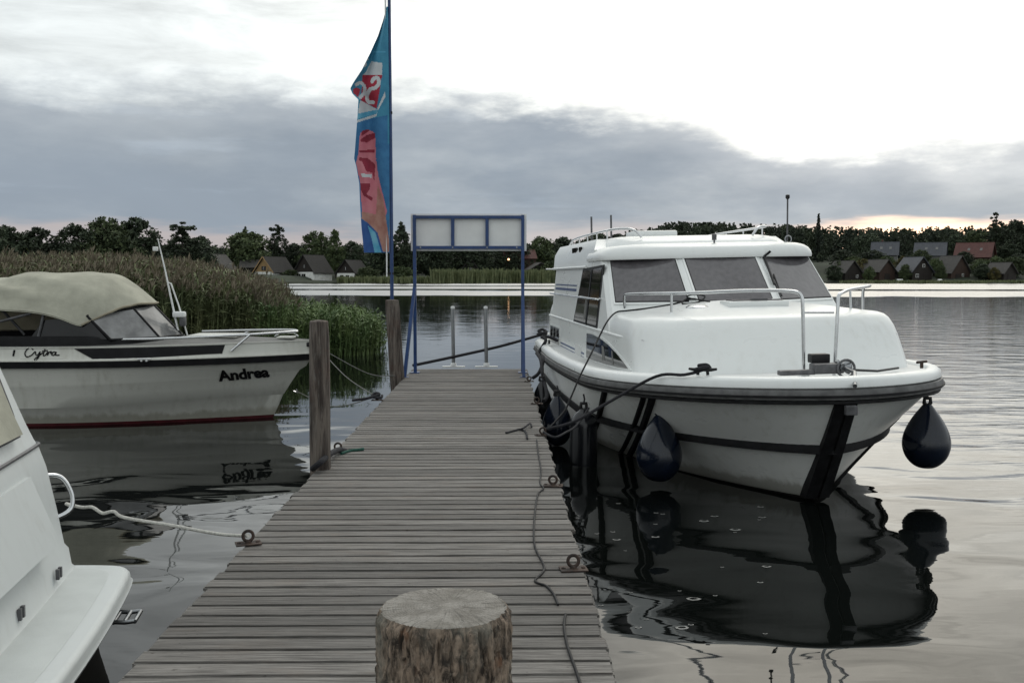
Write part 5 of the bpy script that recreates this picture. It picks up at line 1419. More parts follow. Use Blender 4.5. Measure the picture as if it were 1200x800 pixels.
# ================================================================== REEDS
M['reed'] = pm('reed_leaf', (0.072, 0.100, 0.038), 0.7, scale=0.9, col2=(0.195, 0.210, 0.098), detail=8)
M['reed_green'] = pm('reed_green_leaf', (0.055, 0.105, 0.030), 0.7, scale=0.9, col2=(0.140, 0.195, 0.062), detail=8)
M['plume'] = pm('reed_plume', (0.120, 0.103, 0.072), 0.9, scale=1.2, col2=(0.21, 0.175, 0.125))
def reeds(name, label, xy, heights, mats, plume_frac, nleaf, lean=0.12):
    n = len(xy); quads = []; idx = []
    H = heights
    az_ = rng.uniform(0, 2 * PI, n); ln = rng.normal(0, lean, n) * H
    top = np.stack([xy[:, 0] + np.cos(az_) * ln + 0.05 * H, xy[:, 1] + np.sin(az_) * ln, H], 1)
    base = np.stack([xy[:, 0], xy[:, 1], np.full(n, -0.05)], 1)
    # stalks
    sd_ = np.stack([np.cos(az_ + 1.3), np.sin(az_ + 1.3), np.zeros(n)], 1) * 0.009
    quads.append(np.stack([base - sd_, base + sd_, top + sd_ * 0.5, top - sd_ * 0.5], 1)); idx.append(np.zeros(n, int))
    for k in range(nleaf):
        t = rng.uniform(0.12, 0.97, n)[:, None]
        p = base + (top - base) * t
        a = rng.uniform(0, 2 * PI, n); el_ = rng.uniform(0.15, 1.25, n); L = rng.uniform(0.28, 0.62, n) * np.clip(H / 2.2, 0.5, 1.2)
        d = np.stack([np.cos(a) * np.cos(el_), np.sin(a) * np.cos(el_), np.sin(el_)], 1)
        s = np.stack([-np.sin(a), np.cos(a), rng.uniform(-0.5, 0.5, n)], 1) * rng.uniform(0.013, 0.026, n)[:, None]
        midp = p + d * (L * 0.5)[:, None]; tip = p + d * L[:, None] * np.array([1, 1, 0.75])
        tip[:, 2] -= 0.12 * L
        quads.append(np.stack([p, midp + s, tip, midp - s], 1)); idx.append(np.zeros(n, int))
    if plume_frac:
        sel = rng.random(n) < plume_frac; m_ = sel.sum(); tp_ = top[sel]
        for k in range(5):
            a = rng.uniform(0, 2 * PI, m_); L = rng.uniform(0.18, 0.34, m_)
            d = np.stack([np.cos(a) * 0.35 + 0.2, np.sin(a) * 0.35, np.full(m_, 0.9)], 1) * L[:, None]
            s = np.stack([-np.sin(a), np.cos(a), np.zeros(m_)], 1) * 0.022
            o = tp_ + np.array([0, 0, -0.05]) 
            quads.append(np.stack([o, o + d * 0.5 + s, o + d, o + d * 0.5 - s], 1)); idx.append(np.ones(m_, int))
    me = soup(name, np.concatenate(quads), 4, mats, np.concatenate(idx))
    o = link(name, me, None, kind='stuff'); o['label'] = label; o['category'] = 'reeds'
    return o
def inside(poly, x, y):
    c = False; n = len(poly)
    for i in range(n):
        (x1, y1), (x2, y2) = poly[i], poly[i - 1]
        if (y1 > y) != (y2 > y) and x < (x2 - x1) * (y - y1) / (y2 - y1) + x1: c = not c
    return c
tall = []; 
right_edge = lambda y: at(338, 360, y).x + 0.35 * math.sin(y * 2.1)
while len(tall) < 11500:
    y = 28.8 + abs(random.gauss(0, 1)) * 6.0
    if y > 56: continue
    x = random.uniform(at(-140, 360, y).x, right_edge(y))
    tall.append((x, y))
tall = np.array(tall)
pxs = 586 + tall[:, 0] / tall[:, 1] * F_PX
hh = (CAM_H - 0.12 + (324 - np.interp(pxs, [-150, 0, 150, 240, 300, 325, 345], [303, 305, 304, 314, 327, 336, 355])) / F_PX * tall[:, 1]) * rng.normal(1.0, 0.05, len(tall))
hh *= 1 + 0.05 * np.array([mnoise.noise((p[0] * 0.5, p[1] * 0.5, 0)) for p in tall])
hh *= np.interp(tall[:, 1], [28.8, 30, 34], [0.74, 0.9, 1.0])
reeds('reed_bed', 'tall brown-plumed reed bed behind the boat lettered Andrea', tall, hh, [M['reed'], M['plume']], 0.32, 11)
low = []
while len(low) < 3600:
    y = random.uniform(28.4, 35); x = random.uniform(at(300, 360, y).x, at(452, 360, y).x)
    if x > at(452 - 22 * abs(math.sin(y * 1.7)), 360, y).x: continue
    low.append((x, y))
low = np.array(low); pxs = 586 + low[:, 0] / low[:, 1] * F_PX
hh = np.interp(pxs, [300, 345, 400, 440, 455], [1.35, 1.22, 1.12, 0.95, 0.6]) * rng.normal(1.0, 0.12, len(low))
reeds('green_reeds', 'short bright green reeds at the water beyond the mooring posts', low, hh, [M['reed_green'], M['plume']], 0.0, 7, 0.16)

# ================================================================== TREES
def foliage_mat(name, c1, c2, rand=0.25):
    return pm(name, c1, 0.8, scale=0.55, col2=c2, rand=rand, detail=6)
FM = {'dark': foliage_mat('dark_foliage', (0.020, 0.032, 0.018), (0.056, 0.076, 0.038)),
      'mid': foliage_mat('green_foliage', (0.028, 0.046, 0.018), (0.080, 0.105, 0.038)),
      'pale': foliage_mat('willow_foliage', (0.035, 0.055, 0.020), (0.085, 0.110, 0.040)),
      'needle': foliage_mat('needle_foliage', (0.010, 0.018, 0.012), (0.026, 0.038, 0.022)),
      'autumn': foliage_mat('yellowing_foliage', (0.05, 0.05, 0.014), (0.12, 0.10, 0.028))}
M['bark'] = pm('tree_bark', (0.035, 0.028, 0.022), 0.9, var=0.35, scale=2, bump=0.05)
def crown_arrays(shape, H, Rr, ncl, nleaf, ls, seed):
    """leaf-sized rhombs: clumps over a lobed envelope, larger ones filling the inside"""
    g = np.random.default_rng(seed); cl = []
    ph = g.uniform(0, 6.28, 6)
    def env(a, t):          # envelope radius at height fraction t
        lob = 1 + 0.16 * math.sin(3 * a + ph[0] + 3 * t) + 0.12 * math.sin(5 * a + ph[1] - 5 * t) + 0.10 * math.sin(9 * t + ph[2])
        if shape == 'conifer': return (1 - t) ** 0.8 * (0.82 + 0.18 * math.sin(t * 34 + ph[3] + a)) + 0.03
        if shape == 'poplar': b_ = math.sin(PI * min(1, max(0, t * 0.93 + 0.05))) ** 0.55
        elif shape == 'oval': b_ = math.sin(PI * min(1, max(0, t ** 0.85 * 0.97 + 0.02))) ** 0.75
        elif shape == 'loose': b_ = max(0.0, math.sin(PI * min(1, t ** 1.1))) ** 0.7 * (0.7 + 0.3 * math.sin(13 * t + ph[4]))
        else: b_ = math.sin(PI * min(1, max(0, t ** 0.9 * 0.95 + 0.04))) ** 0.6
        return b_ * lob
    while len(cl) < ncl:
        t = g.random(); a = g.uniform(0, 2 * PI); e = env(a, t)
        if g.random() > e + 0.15: continue
        r = Rr * e * (g.random() ** 0.4) * 0.9
        z0 = 0.04 if shape in ('conifer', 'poplar') else (0.20 if shape == 'loose' else 0.08)
        cl.append((r * math.cos(a), r * math.sin(a), H * (z0 + (0.97 - z0) * t), Rr * (0.13 + 0.15 * g.random()) * (0.55 + 0.45 * e) * (1.15 if shape != 'loose' else 0.9)))
    cl = np.array(cl)
    ctr = np.repeat(cl[:, :3], nleaf, 0); rad = np.repeat(cl[:, 3], nleaf)
    n = len(ctr); d = g.normal(size=(n, 3)); d /= np.linalg.norm(d, axis=1)[:, None]
    p = ctr + d * (rad * g.random(n) ** 0.5 * 1.25)[:, None] * np.array([1, 1, 0.75])
    a = g.normal(size=(n, 3)); a /= np.linalg.norm(a, axis=1)[:, None]
    b_ = np.cross(a, d + g.normal(size=(n, 3)) * 0.6); b_ /= np.linalg.norm(b_, axis=1)[:, None]
    s = (ls * g.uniform(0.55, 1.45, n))[:, None]
    return np.stack([p - a * s, p + b_ * s * 0.6, p + a * s, p - b_ * s * 0.6], 1)
def trunk_mb(H, Rr, seed, limbs=5):
    g = random.Random(seed); b = MB()
    b.tube([(0, 0, -0.5), (g.uniform(-.1, .1), 0, H * 0.3), (g.uniform(-.3, .3), g.uniform(-.3, .3), H * 0.6), (0, 0, H * 0.9)], [0.030 * H * 0.6, 0.022 * H * 0.6, 0.014 * H * 0.6, 0.04], 7)
    for k in range(limbs):
        a = g.uniform(0, 2 * PI); z = H * g.uniform(0.25, 0.6); r = Rr * g.uniform(0.5, 0.85)
        b.tube([(0, 0, z), (r * 0.5 * math.cos(a), r * 0.5 * math.sin(a), z + H * 0.10), (r * math.cos(a), r * math.sin(a), z + H * 0.25)], [0.09, 0.06, 0.03], 5)
    return b
kinds = {}
def tree_kind(key, shape, H, Rr, ncl, nleaf, ls, fol, seed):
    cm = soup('crown', crown_arrays(shape, H, Rr, ncl, nleaf, ls, seed), 4, FM[fol])
    tm = trunk_mb(H, Rr, seed).mesh('trunk', 50); tm.materials.append(M['bark'])
    kinds[key] = (cm, tm, H, Rr)
tree_kind('round_dark', 'round', 16, 6.5, 170, 42, 0.40, 'dark', 1)
tree_kind('round_dark2', 'round', 16, 6.0, 160, 42, 0.40, 'dark', 2)
tree_kind('round_mid', 'round', 14, 6.2, 170, 42, 0.38, 'mid', 3)
tree_kind('willow', 'round', 12, 6.0, 170, 42, 0.36, 'pale', 4)
tree_kind('oval_dark', 'oval', 18, 4.2, 130, 42, 0.38, 'dark', 5)
tree_kind('oval_mid', 'oval', 16, 4.0, 130, 42, 0.36, 'mid', 6)
tree_kind('loose', 'loose', 18, 4.5, 85, 42, 0.34, 'dark', 7)
tree_kind('poplar', 'poplar', 20, 2.2, 90, 40, 0.34, 'dark', 8)
tree_kind('spruce', 'conifer', 20, 3.6, 150, 34, 0.34, 'needle', 9)
tree_kind('bush', 'round', 5, 3.4, 70, 45, 0.26, 'mid', 10)
tree_kind('autumn', 'round', 6, 3.6, 70, 45, 0.26, 'autumn', 11)
def tree(kind, px, top_py, Y, wpx, label, group=None, name='tree', base=None):
    """tree whose crown top shows at top_py and whose width is wpx"""
    cm, tm, H, Rr = kinds[kind]
    p = at(px, 300, Y); gz = base if base is not None else ground_z(p.x, Y)
    ht = at(px, top_py, Y).z - gz
    t_ = thing(name, label, 'tree' if name != 'shrub' else 'shrub', (p.x, Y, gz), random.uniform(0, 6.28), group)
    sx = wpx / F_PX * Y / (2 * Rr * 1.08); sz = ht / (H * 1.03)
    for nm, me in (('trunk', tm), ('crown', cm)):
        o = bpy.data.objects.new(nm, me); C.objects.link(o); o.parent = t_; o.scale = (sx, sx, sz)
    return t_
LG = 'trees along the left shore'
tl = [('round_dark', 8, 262, 236, 62, 'dark leafy tree at the far left edge of the shore'),
      ('round_dark2', 45, 264, 240, 58, 'low dark tree second from the left edge of the shore'),
      ('round_dark', 92, 260, 244, 60, 'dark rounded tree left of the highest left-hand crown'),
      ('round_mid', 128, 253, 246, 72, 'broad high dark-green tree behind the middle of the reed bed'),
      ('round_dark2', 160, 252, 250, 66, 'tall rounded tree above the canvas-topped boat mast'),
      ('loose', 214, 256, 246, 60, 'loose-crowned dark tree with sky showing through, right of the mast'),
      ('round_dark', 232, 275, 262, 52, 'low dark tree between the loose-crowned tree and the willow'),
      ('willow', 290, 270, 372, 62, 'pale green willow-like tree behind the wooden gabled house'),
      ('oval_dark', 288, 263, 392, 22, 'dark narrow crown rising above the pale willow-like tree'),
      ('loose', 325, 260, 380, 34, 'tall thin loose tree between the two gabled lake houses'),
      ('round_dark2', 345, 284, 390, 34, 'small dark tree behind the white-walled gabled house'),
      ('round_mid', 370, 270, 384, 50, 'green rounded tree above the white-walled gabled house'),
      ('oval_mid', 393, 267, 376, 24, 'narrow green tree left of the banner foot'),
      ('round_dark', 415, 281, 396, 36, 'low dark tree partly behind the banner foot'),
      ('oval_dark', 470, 257, 368, 34, 'tall dark tree just right of the flagpole'),
      ('round_dark2', 448, 272, 374, 40, 'dark tree behind the flagpole'),
      ('round_dark', 508, 268, 372, 54, 'dark tree behind the left half of the sign board'),
      ('round_dark2', 552, 276, 376, 52, 'dark tree behind the middle of the sign board'),
      ('round_dark', 598, 278, 384, 50, 'dark tree behind the right sign post'),
      ('round_mid', 636, 276, 392, 44, 'tree between the sign frame and the cruiser stern'),
      ('round_dark2', 660, 276, 400, 46, 'dark tree right behind the cruiser stern'),
      ('round_dark', 700, 271, 400, 46, 'dark tree behind the cruiser roof aerials')]
for k, px, ty, Y, wp, lab in tl: tree(k, px, ty, Y, wp, lab, LG)
RG = 'trees along the right shore'
tree('spruce', 958.5, 246, 430, 13, 'pointed spruce rising above the forest right of the cruiser mast', RG)
tree('poplar', 1166, 244, 400, 17, 'narrow tall poplar above the red-roofed house', RG)
tree('round_dark', 1190, 256, 400, 44, 'broad dark tree at the far right edge', RG)
tree('round_mid', 1143, 268, 402, 40, 'rounded tree left of the tall poplar', RG)
tree('round_dark', 1015, 272, 395, 40, 'dark tree left of the slate-roofed far houses', RG)
tree('round_dark2', 1120, 274, 405, 36, 'dark tree between the grey-roofed and red-roofed far houses', RG)
tree('autumn', 1012, 303, 352, 26, 'yellowing bush between the two leftmost right-shore boathouses', RG, 'shrub')
tree('autumn', 1058, 300, 356, 22, 'yellowing bush below the slate-roofed far house', RG, 'shrub')
tree('bush', 1098, 304, 350, 20, 'green bush between the middle right-shore boathouses', RG, 'shrub')
tree('bush', 1150, 306, 350, 26, 'green bush below the red-roofed far house', RG, 'shrub')
tree('willow', 1188, 300, 352, 30, 'green bush at the right edge of the far shore', RG, 'shrub')
tree('bush', 985, 306, 350, 24, 'green bush just right of the cruiser windscreen', RG, 'shrub')
tree('willow', 430, 312, 350, 30, 'green bush by the water below the banner', LG, 'shrub')
tree('bush', 340, 316, 352, 20, 'green bush between the lake houses on the left', LG, 'shrub')
tree('bush', 650, 305, 372, 40, 'green bush at the water behind the cruiser stern', LG, 'shrub')
tree('bush', 470, 312, 360, 36, 'dark bush at the water beside the flagpole foot', LG, 'shrub')
for px_, ty_, Y_, w_, k_, lab_ in (
    (1022, 292, 372, 34, 'round_dark', 'dark rounded bush left of the slate-roofed hillside house'),
    (1080, 292, 374, 26, 'round_mid', 'bushy tree between the two slate-roofed hillside houses'),
    (1130, 294, 374, 26, 'round_dark2', 'dark bush left of the red-roofed house'),
    (1040, 300, 366, 22, 'bush', 'low bush in front of the slate-roofed hillside house'),
    (1066, 303, 362, 24, 'bush', 'low bush below the gap between slate-roofed houses'),
    (1098, 302, 364, 22, 'willow', 'pale bush in front of the second slate-roofed house'),
    (1118, 303, 362, 20, 'bush', 'green bush behind the wide boathouse ridge'),
    (1150, 303, 364, 26, 'willow', 'pale bush in front of the red-roofed house'),
    (1168, 300, 362, 26, 'bush', 'green bush left of the rightmost boathouse'),
    (1196, 296, 366, 30, 'round_dark', 'dark bush behind the rightmost boathouse'),
    (988, 292, 368, 40, 'round_dark2', 'dark tree just right of the cruiser roof'),
    (1000, 300, 362, 28, 'willow', 'pale bush above the leftmost right-shore boathouse')):
    tree(k_, px_, ty_, Y_, w_, lab_, RG, 'shrub')
for px_, ty_, Y_, w_, k_, lab_ in (
    (1019, 312, 341, 15, 'bush', 'small green bush at the water between the first and second right-shore boathouses'),
    (1061, 309, 342, 16, 'round_mid', 'upright green bush at the water left of the third right-shore boathouse'),
    (1103, 310, 340, 14, 'willow', 'pale bush at the water left of the wide boathouse'),
    (1152, 308, 342, 22, 'round_dark2', 'dark bush at the water right of the wide boathouse'),
    (1166, 313, 339, 16, 'autumn', 'yellowing bush at the water left of the rightmost boathouse'),
    (978, 310, 342, 22, 'round_dark', 'dark bush at the water just right of the cruiser'),
    (1030, 283, 390, 20, 'oval_mid', 'narrow green tree beside the slate-roofed hillside house'),
    (1076, 282, 392, 18, 'oval_dark', 'narrow dark tree between the two slate-roofed hillside houses'),
    (1182, 280, 388, 26, 'oval_dark', 'dark tree right of the red-roofed house')):
    tree(k_, px_, ty_, Y_, w_, lab_, RG, 'shrub' if Y_ < 380 else 'tree')
# the forest on the hill behind, one mass
fq = []
proto = [crown_arrays('conifer', 18, 3.2, 42, 8, 0.75, 40 + i) for i in range(3)] + [crown_arrays('round', 15, 4.2, 48, 8, 0.78, 50 + i) for i in range(3)]
gf = np.random.default_rng(3)
for k in range(1350):
    px = gf.uniform(-250, 1330); Y = gf.uniform(425, 560) if px > 620 else gf.uniform(400, 540)
    want = np.interp(px, [-250, 0, 250, 330, 460, 640, 700, 790, 860, 960, 1060, 1140, 1200, 1330], [280, 279, 284, 288, 288, 279, 275, 256, 257, 262, 264, 262, 258, 255]) 
    x = at(px, 300, Y).x; gz = ground_z(x, Y)
    depth = (560 - Y) / 135
    top_ = at(px, want + gf.uniform(-0.5, 3) + 5 * depth, Y).z
    pr_ = proto[gf.integers(0, 3) if px > 640 and gf.random() < 0.75 else gf.integers(3, 6)]
    h = max(5, top_ - gz); sc_ = h / (18.5 if any(pr_ is q_ for q_ in proto[:3]) else 15.5)
    a = gf.uniform(0, 6.28); c, s = math.cos(a), math.sin(a); sxy = max(0.7, min(1.3, sc_)) * gf.uniform(0.85, 1.2)
    q = pr_.copy(); xx = (q[..., 0] * c - q[..., 1] * s) * sxy + x; yy = (q[..., 0] * s + q[..., 1] * c) * sxy + Y
    fq.append(np.stack([xx, yy, q[..., 2] * sc_ + gz], -1))
FM['forest'] = pm('forest_foliage', (0.018, 0.028, 0.019), 0.85, scale=0.06, col2=(0.055, 0.072, 0.038), detail=9)
fo = link('far_forest', soup('far_forest', np.concatenate(fq), 4, FM['forest']), None, kind='stuff')
fo['label'] = 'dark mixed forest covering the low hill behind the far shore'; fo['category'] = 'forest'
# reeds along the far shore
def fringe(px0, px1, n, h, name, label, Yoff):
    xy = []
    for _ in range(n):
        px = random.uniform(px0, px1); Y = 345; x = at(px, 320, Y).x; y = shore_y(x) + random.uniform(*Yoff); xy.append((at(px, 320, y).x, y))
    xy = np.array(xy); H = h * rng.normal(1, 0.12, n); a = rng.uniform(0, PI, n)
    d = np.stack([np.cos(a), np.sin(a), 0 * a], 1) * 0.25; base = np.stack([xy[:, 0], xy[:, 1], 0 * a - 0.2], 1)
    tp_ = base + np.stack([rng.normal(0, 0.25, n), rng.normal(0, 0.2, n), H], 1)
    o = link(name, soup(name, np.stack([base - d, base + d, tp_ + d * 0.5, tp_ - d * 0.5], 1), 4, M['reed']), None, kind='stuff'); o['label'] = label; o['category'] = 'reeds'
fringe(505, 650, 2600, 4.2, 'shore_reeds', 'strip of reeds along the far shore seen through the sign frame', (-7, 3))
fringe(985, 1260, 2200, 1.1, 'shore_reeds', 'low reeds at the waterline in front of the right-shore boathouses', (-4, 3))
fringe(395, 505, 900, 2.2, 'shore_reeds', 'low reeds at the far waterline around the flagpole', (-5, 3))

# ================================================================== FAR HOUSES
HM = {k: pm('house_' + k, c, r_, var=0.15, scale=1.2, bump=bmp, bscale=8) for k, c, r_, bmp in (
    ('white', (0.78, 0.78, 0.75), 0.8, 0.01), ('brown', (0.045, 0.026, 0.018), 0.8, 0.03), ('darkwood', (0.022, 0.017, 0.014), 0.8, 0.03), ('thatch', (0.032, 0.030, 0.028), 0.95, 0.1),
    ('slate', (0.055, 0.060, 0.072), 0.6, 0.05), ('wood', (0.34, 0.22, 0.10), 0.7, 0.02), ('grey', (0.17, 0.17, 0.165), 0.8, 0.02), ('redtile', (0.095, 0.036, 0.030), 0.7, 0.06), ('cream', (0.26, 0.24, 0.20), 0.8, 0.02), ('greyroof', (0.060, 0.056, 0.052), 0.8, 0.06))}
HM['lamp'] = bpy.data.materials.new('lamp_glow'); HM['lamp'].use_nodes = True
_b = HM['lamp'].node_tree.nodes['Principled BSDF']; _b.inputs['Emission Color'].default_value = (1, 0.55, 0.25, 1); _b.inputs['Emission Strength'].default_value = 3.0
def house(px, base_py, apex_py, Y, wd, dp, wall_h, label, wall, roof_m, yaw=0.0, front=None, rake=0.5, windows=(), door=None, trim=None, balcony=False, gable=None, skylights=0, ridge_along=False, name='lake_house', chimney=False, cat='house'):
    """gabled house: gable (width wd) faces -y before yaw, depth dp; ridge height from the photograph"""
    p = at(px, base_py, Y); zb = p.z; H = at(px, apex_py, Y).z - zb
    h = thing(name, label, cat, (p.x, Y, zb), yaw)
    hw, e = wd / 2, 0.35
    body = MB().box((0, dp / 2, wall_h / 2 - 0.6), (wd - 0.5, dp - 0.4, wall_h + 1.2)); body.build('wall', HM[wall], h)
    g = MB().prism([(-hw + 0.25, 0.2, wall_h), (hw - 0.25, 0.2, wall_h), (0, 0.2, H - 0.15)], (0, dp - 0.4, 0)); g.build('gable', HM[gable or wall], h)
    n_ = Vector((H - wall_h, 0, hw)).normalized(); rf = None
    for s in (-1, 1):
        ex = s * (hw + e); ez = wall_h - e * (H - wall_h) / hw
        nv = Vector((s * n_.x, 0, n_.z)) * 0.22
        q = [Vector((0, -rake, H)), Vector((ex, -rake, ez)), Vector((ex, dp + 0.3, ez)), Vector((0, dp + 0.3, H))]
        rf = MB().prism(q, nv).build('roof', HM[roof_m], h)
        if trim:
            MB().bar((0, -rake - 0.05, H + 0.05), (ex, -rake - 0.05, ez + 0.05), 0.10, 0.34).build('barge_board', HM[trim], h)
        if skylights and s == skylights:
            for k in (0.3, 0.62):
                c = q[0].lerp(q[1], 0.45).lerp(q[3].lerp(q[2], 0.45), k) + nv * 1.1
                d = (q[1] - q[0]).normalized()
                b = MB().bar(c - d * 0.6, c + d * 0.6, 0.9, 0.10, up=nv); b.build('skylight', HM['grey'], rf)
    MB().bar((0, -rake, H + 0.2), (0, dp + 0.3, H + 0.2), 0.35, 0.2).build('ridge', HM[roof_m], h)
    for (x, z, ww, hh_) in windows:
        f = MB().box((x, 0.17, z), (ww + 0.24, 0.12, hh_ + 0.24)).build('window', HM['white'] if wall != 'white' else HM['darkwood'], h)
        MB().box((x, 0.09, z), (ww, 0.06, hh_)).build('pane', M['darkpane'], f)
        MB().box((x, 0.05, z), (0.07, 0.03, hh_)).build('glazing_bar', HM['white'], f)
    if door:
        x, ww, hh_ = door
        MB().box((x, 0.14, hh_ / 2), (ww, 0.14, hh_)).build('door', HM['darkwood'], h)
    if balcony:
        for k in range(9): MB().box((-hw + 0.3 + (wd - 0.6) * k / 8, -rake - 0.6, 0.55), (0.16, 0.08, 1.1)).build('railing_post', HM['brown'], h)
        MB().box((0, -rake - 0.6, 1.0), (wd - 0.4, 0.10, 0.14)).build('railing', HM['brown'], h)
        MB().box((0, -rake - 0.66, 0.45), (wd - 0.4, 0.05, 0.7)).build('railing_panel', HM['brown'], h)
        MB().box((0, -rake / 2 - 0.3, -0.1), (wd - 0.2, rake + 0.8, 0.2)).build('deck', HM['brown'], h)
    if chimney: MB().box((0.6, dp * 0.6, H + 0.4), (0.6, 0.6, 1.6)).build('chimney', HM['redtile'], h)
    return h
w2 = [(-1.6, 1.4, 1.0, 1.2), (0.2, 1.4, 1.0, 1.2)]
house(241, 326, 298, 345, 10, 12, 2.6, 'brick-gabled lake house with white barge boards behind the reeds', 'brown', 'greyroof', R(-18), trim='white', windows=[(0, 4.2, 1.2, 1.2)])
house(309, 330, 301, 350, 8.0, 13, 3.4, 'lake house with pale wooden gable and dark steep roof', 'white', 'thatch', R(-22), trim='wood', gable='wood', windows=[(-2, 1.5, 1.1, 1.3), (1.4, 1.5, 1.1, 1.3), (0, 4.6, 1.6, 1.2)], balcony=True)
house(356, 329.5, 299, 352, 8.2, 12, 3.2, 'lake house with dark gable, white walls and brown railing', 'white', 'thatch', R(-24), gable='darkwood', windows=[(-2.2, 1.7, 1.3, 1.5), (-0.2, 1.7, 1.3, 1.5), (0.2, 5.2, 1.1, 1.1)], balcony=True)
house(405, 329.5, 305, 352, 7.4, 11, 2.8, 'small dark-roofed lake house left of the flagpole with tiny white windows', 'white', 'thatch', R(-20), gable='darkwood', windows=[(-1.6, 1.4, 1.0, 1.2), (0.6, 1.4, 1.0, 1.2), (0, 4.4, 0.9, 1.0)])
house(215, 318, 303, 360, 9, 10, 2.2, 'low dark-roofed house half hidden behind the left end of the reeds', 'darkwood', 'greyroof', R(-75))
house(283, 322, 305, 365, 9, 11, 2.6, 'dark-roofed house between the two gabled houses on the left', 'darkwood', 'greyroof', R(-80))
house(412, 305, 291, 400, 6, 9, 2.0, 'distant house with pale roof just left of the banner foot', 'grey', 'cream', R(-85))
house(551, 324, 302, 372, 8, 10, 1.2, 'dark steep A-shaped hut behind the shore reeds under the sign board', 'darkwood', 'greyroof', R(8), windows=[(0, 2.6, 1.0, 1.2)], name='hut', cat='hut')
hs = house(590, 312, 293, 385, 8, 12, 3.0, 'red-roofed house with a lit lamp seen below the sign board', 'brown', 'redtile', R(-80))
lp_ = at(596, 304, 372); lo = MB().lathe([(0.0, -0.35), (0.35, -0.2), (0.42, 0.05), (0.25, 0.3), (0.0, 0.38)], 12).build('wall_lamp', HM['lamp'], smooth=60); lo.location = lp_; tag(lo, 'small glowing orange lamp below the red roof seen through the sign frame', 'lamp')
house(634, 324, 308, 372, 9, 8, 2.4, 'low dark boathouse at the shore right of the sign frame', 'darkwood', 'greyroof', R(12), name='boathouse', cat='boathouse', windows=[(-1.5, 1.3, 0.9, 0.9), (0.4, 1.3, 0.9, 0.9)])
BG = dict(name='boathouse', cat='boathouse')
house(1000, 329, 306, 344, 7.5, 9, 2.8, 'dark brown boathouse nearest the cruiser windscreen on the right shore', 'darkwood', 'greyroof', R(24), door=(-1, 2.0, 2.2), windows=[(1.8, 1.5, 0.8, 0.8)], **BG)
house(1040, 328.5, 304.5, 344, 8.0, 9.5, 3.0, 'broad brown boathouse, second on the right shore', 'brown', 'greyroof', R(27), door=(0, 2.4, 2.3), **BG)
house(1081, 328.5, 301.5, 342, 8.2, 10, 3.0, 'dark boathouse with grey roof above a pale blue boat', 'darkwood', 'slate', R(14), windows=[(0.5, 5.0, 0.8, 0.9), (-2.0, 1.6, 1.0, 1.0)], door=(1.5, 2.0, 2.2), **BG)
house(1126, 328.5, 300, 345, 10.0, 8, 2.6, 'dark boathouse with wide grey roof in front of the red-roofed house', 'brown', 'greyroof', R(27), windows=[(1.2, 1.8, 0.8, 0.8)], door=(-1.5, 2.0, 2.2), **BG)
house(1184, 328.5, 308, 340, 7.0, 7.5, 2.4, 'rightmost dark boathouse on the far shore', 'darkwood', 'greyroof', R(28), door=(0, 2.2, 2.2), **BG)
house(1052, 312, 284, 384, 8, 9.5, 4.4, 'pale house with slate roof and roof windows on the right hillside', 'grey', 'slate', R(66), skylights=-1, windows=[(-2, 2, 1.2, 1.4), (2, 2, 1.2, 1.4)], chimney=True)
house(1108, 312, 284.5, 384, 8.5, 11, 4.2, 'grey-roofed house with bright skylights and white gable on the right hillside', 'grey', 'slate', R(62), skylights=-1, windows=[(-2, 2.2, 1.2, 1.4), (2, 2.2, 1.2, 1.4), (0, 5.4, 1.2, 1.2)], gable='white')
house(1163, 312, 284.5, 384, 9, 13, 3.6, 'house with red tiled roof and skylights at the right', 'brown', 'redtile', R(52), skylights=-1, windows=[(-2.5, 1.8, 1.3, 1.4), (2, 1.8, 1.3, 1.4)], trim='redtile')
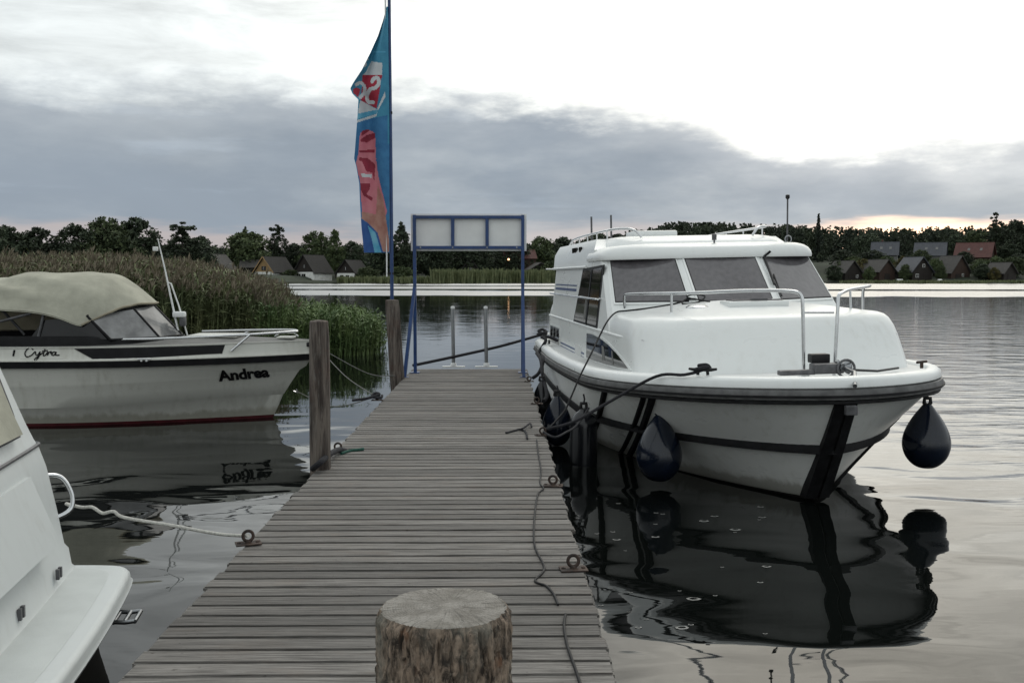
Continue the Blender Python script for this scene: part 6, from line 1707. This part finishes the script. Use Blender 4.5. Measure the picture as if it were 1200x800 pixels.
# boats lying at the boathouses
def skiff(px, Y, L, col, label, yaw):
    p = at(px, 328, Y); t_ = thing('small_boat', label, 'boat', (p.x, Y, 0.0), yaw)
    mt = pm('skiff_paint', col, 0.5)
    rg = []
    for k in range(13):
        u = -1 + 2 * k / 12; bw = 0.9 * (1 - max(0, u) ** 2.4) ** 0.7 + 0.02; sh_ = 0.75 + 0.3 * max(0, u) ** 2
        rg.append([Vector((u * L / 2, -bw, sh_)), Vector((u * L / 2, -bw * 0.8, 0.1)), Vector((u * L / 2, 0, -0.2)), Vector((u * L / 2, bw * 0.8, 0.1)), Vector((u * L / 2, bw, sh_))])
    MB().loft(rg, cap0=True).build('hull', mt, t_, smooth=50)
    MB().loft([[r[0] - Vector((0, 0, 0.06)), r[4] - Vector((0, 0, 0.06))] for r in rg]).build('tarpaulin', mt, t_)
    MB().rbox((-L * 0.1, 0, 1.05), (L * 0.35, 1.2, 0.7), 0.2).build('cabin', HM['white'], t_, smooth=40)
skiff(1056, 336, 5.0, (0.30, 0.42, 0.50), 'pale blue boat lying at the third right-shore boathouse', R(15))
skiff(1101, 336, 4.5, (0.5, 0.5, 0.5), 'white boat between the two wide right-shore boathouses', R(80))
# ------------------------------------------------------------------ foam flecks on the still water by the dock
fb = MB(); gfx = random.Random(5)
for k in range(34):
    px = gfx.uniform(668, 900); py = gfx.uniform(575, 745); p = atz(px, py, 0.004)
    r = gfx.choice([0.008, 0.010, 0.012, 0.014, 0.022, 0.03])
    m_ = 7
    ringo = [Vector((p.x + r * (1 + 0.3 * gfx.random()) * math.cos(2 * PI * i / m_) * 1.5, p.y + r * (1 + 0.3 * gfx.random()) * math.sin(2 * PI * i / m_), 0.003)) for i in range(m_)]
    cc = sum(ringo, Vector()) / m_
    ringi = [cc.lerp(q, 0.60) + Vector((0, 0, 0.002)) for q in ringo]
    fb.loft([ringo, ringi], closed=True)
fo_ = fb.build('foam_flecks', pm('foam', (0.22, 0.22, 0.21), 0.7, var=0.2), kind='stuff')
fo_['label'] = 'small foam flecks drifting on the dark water by the cruiser'; fo_['category'] = 'foam'
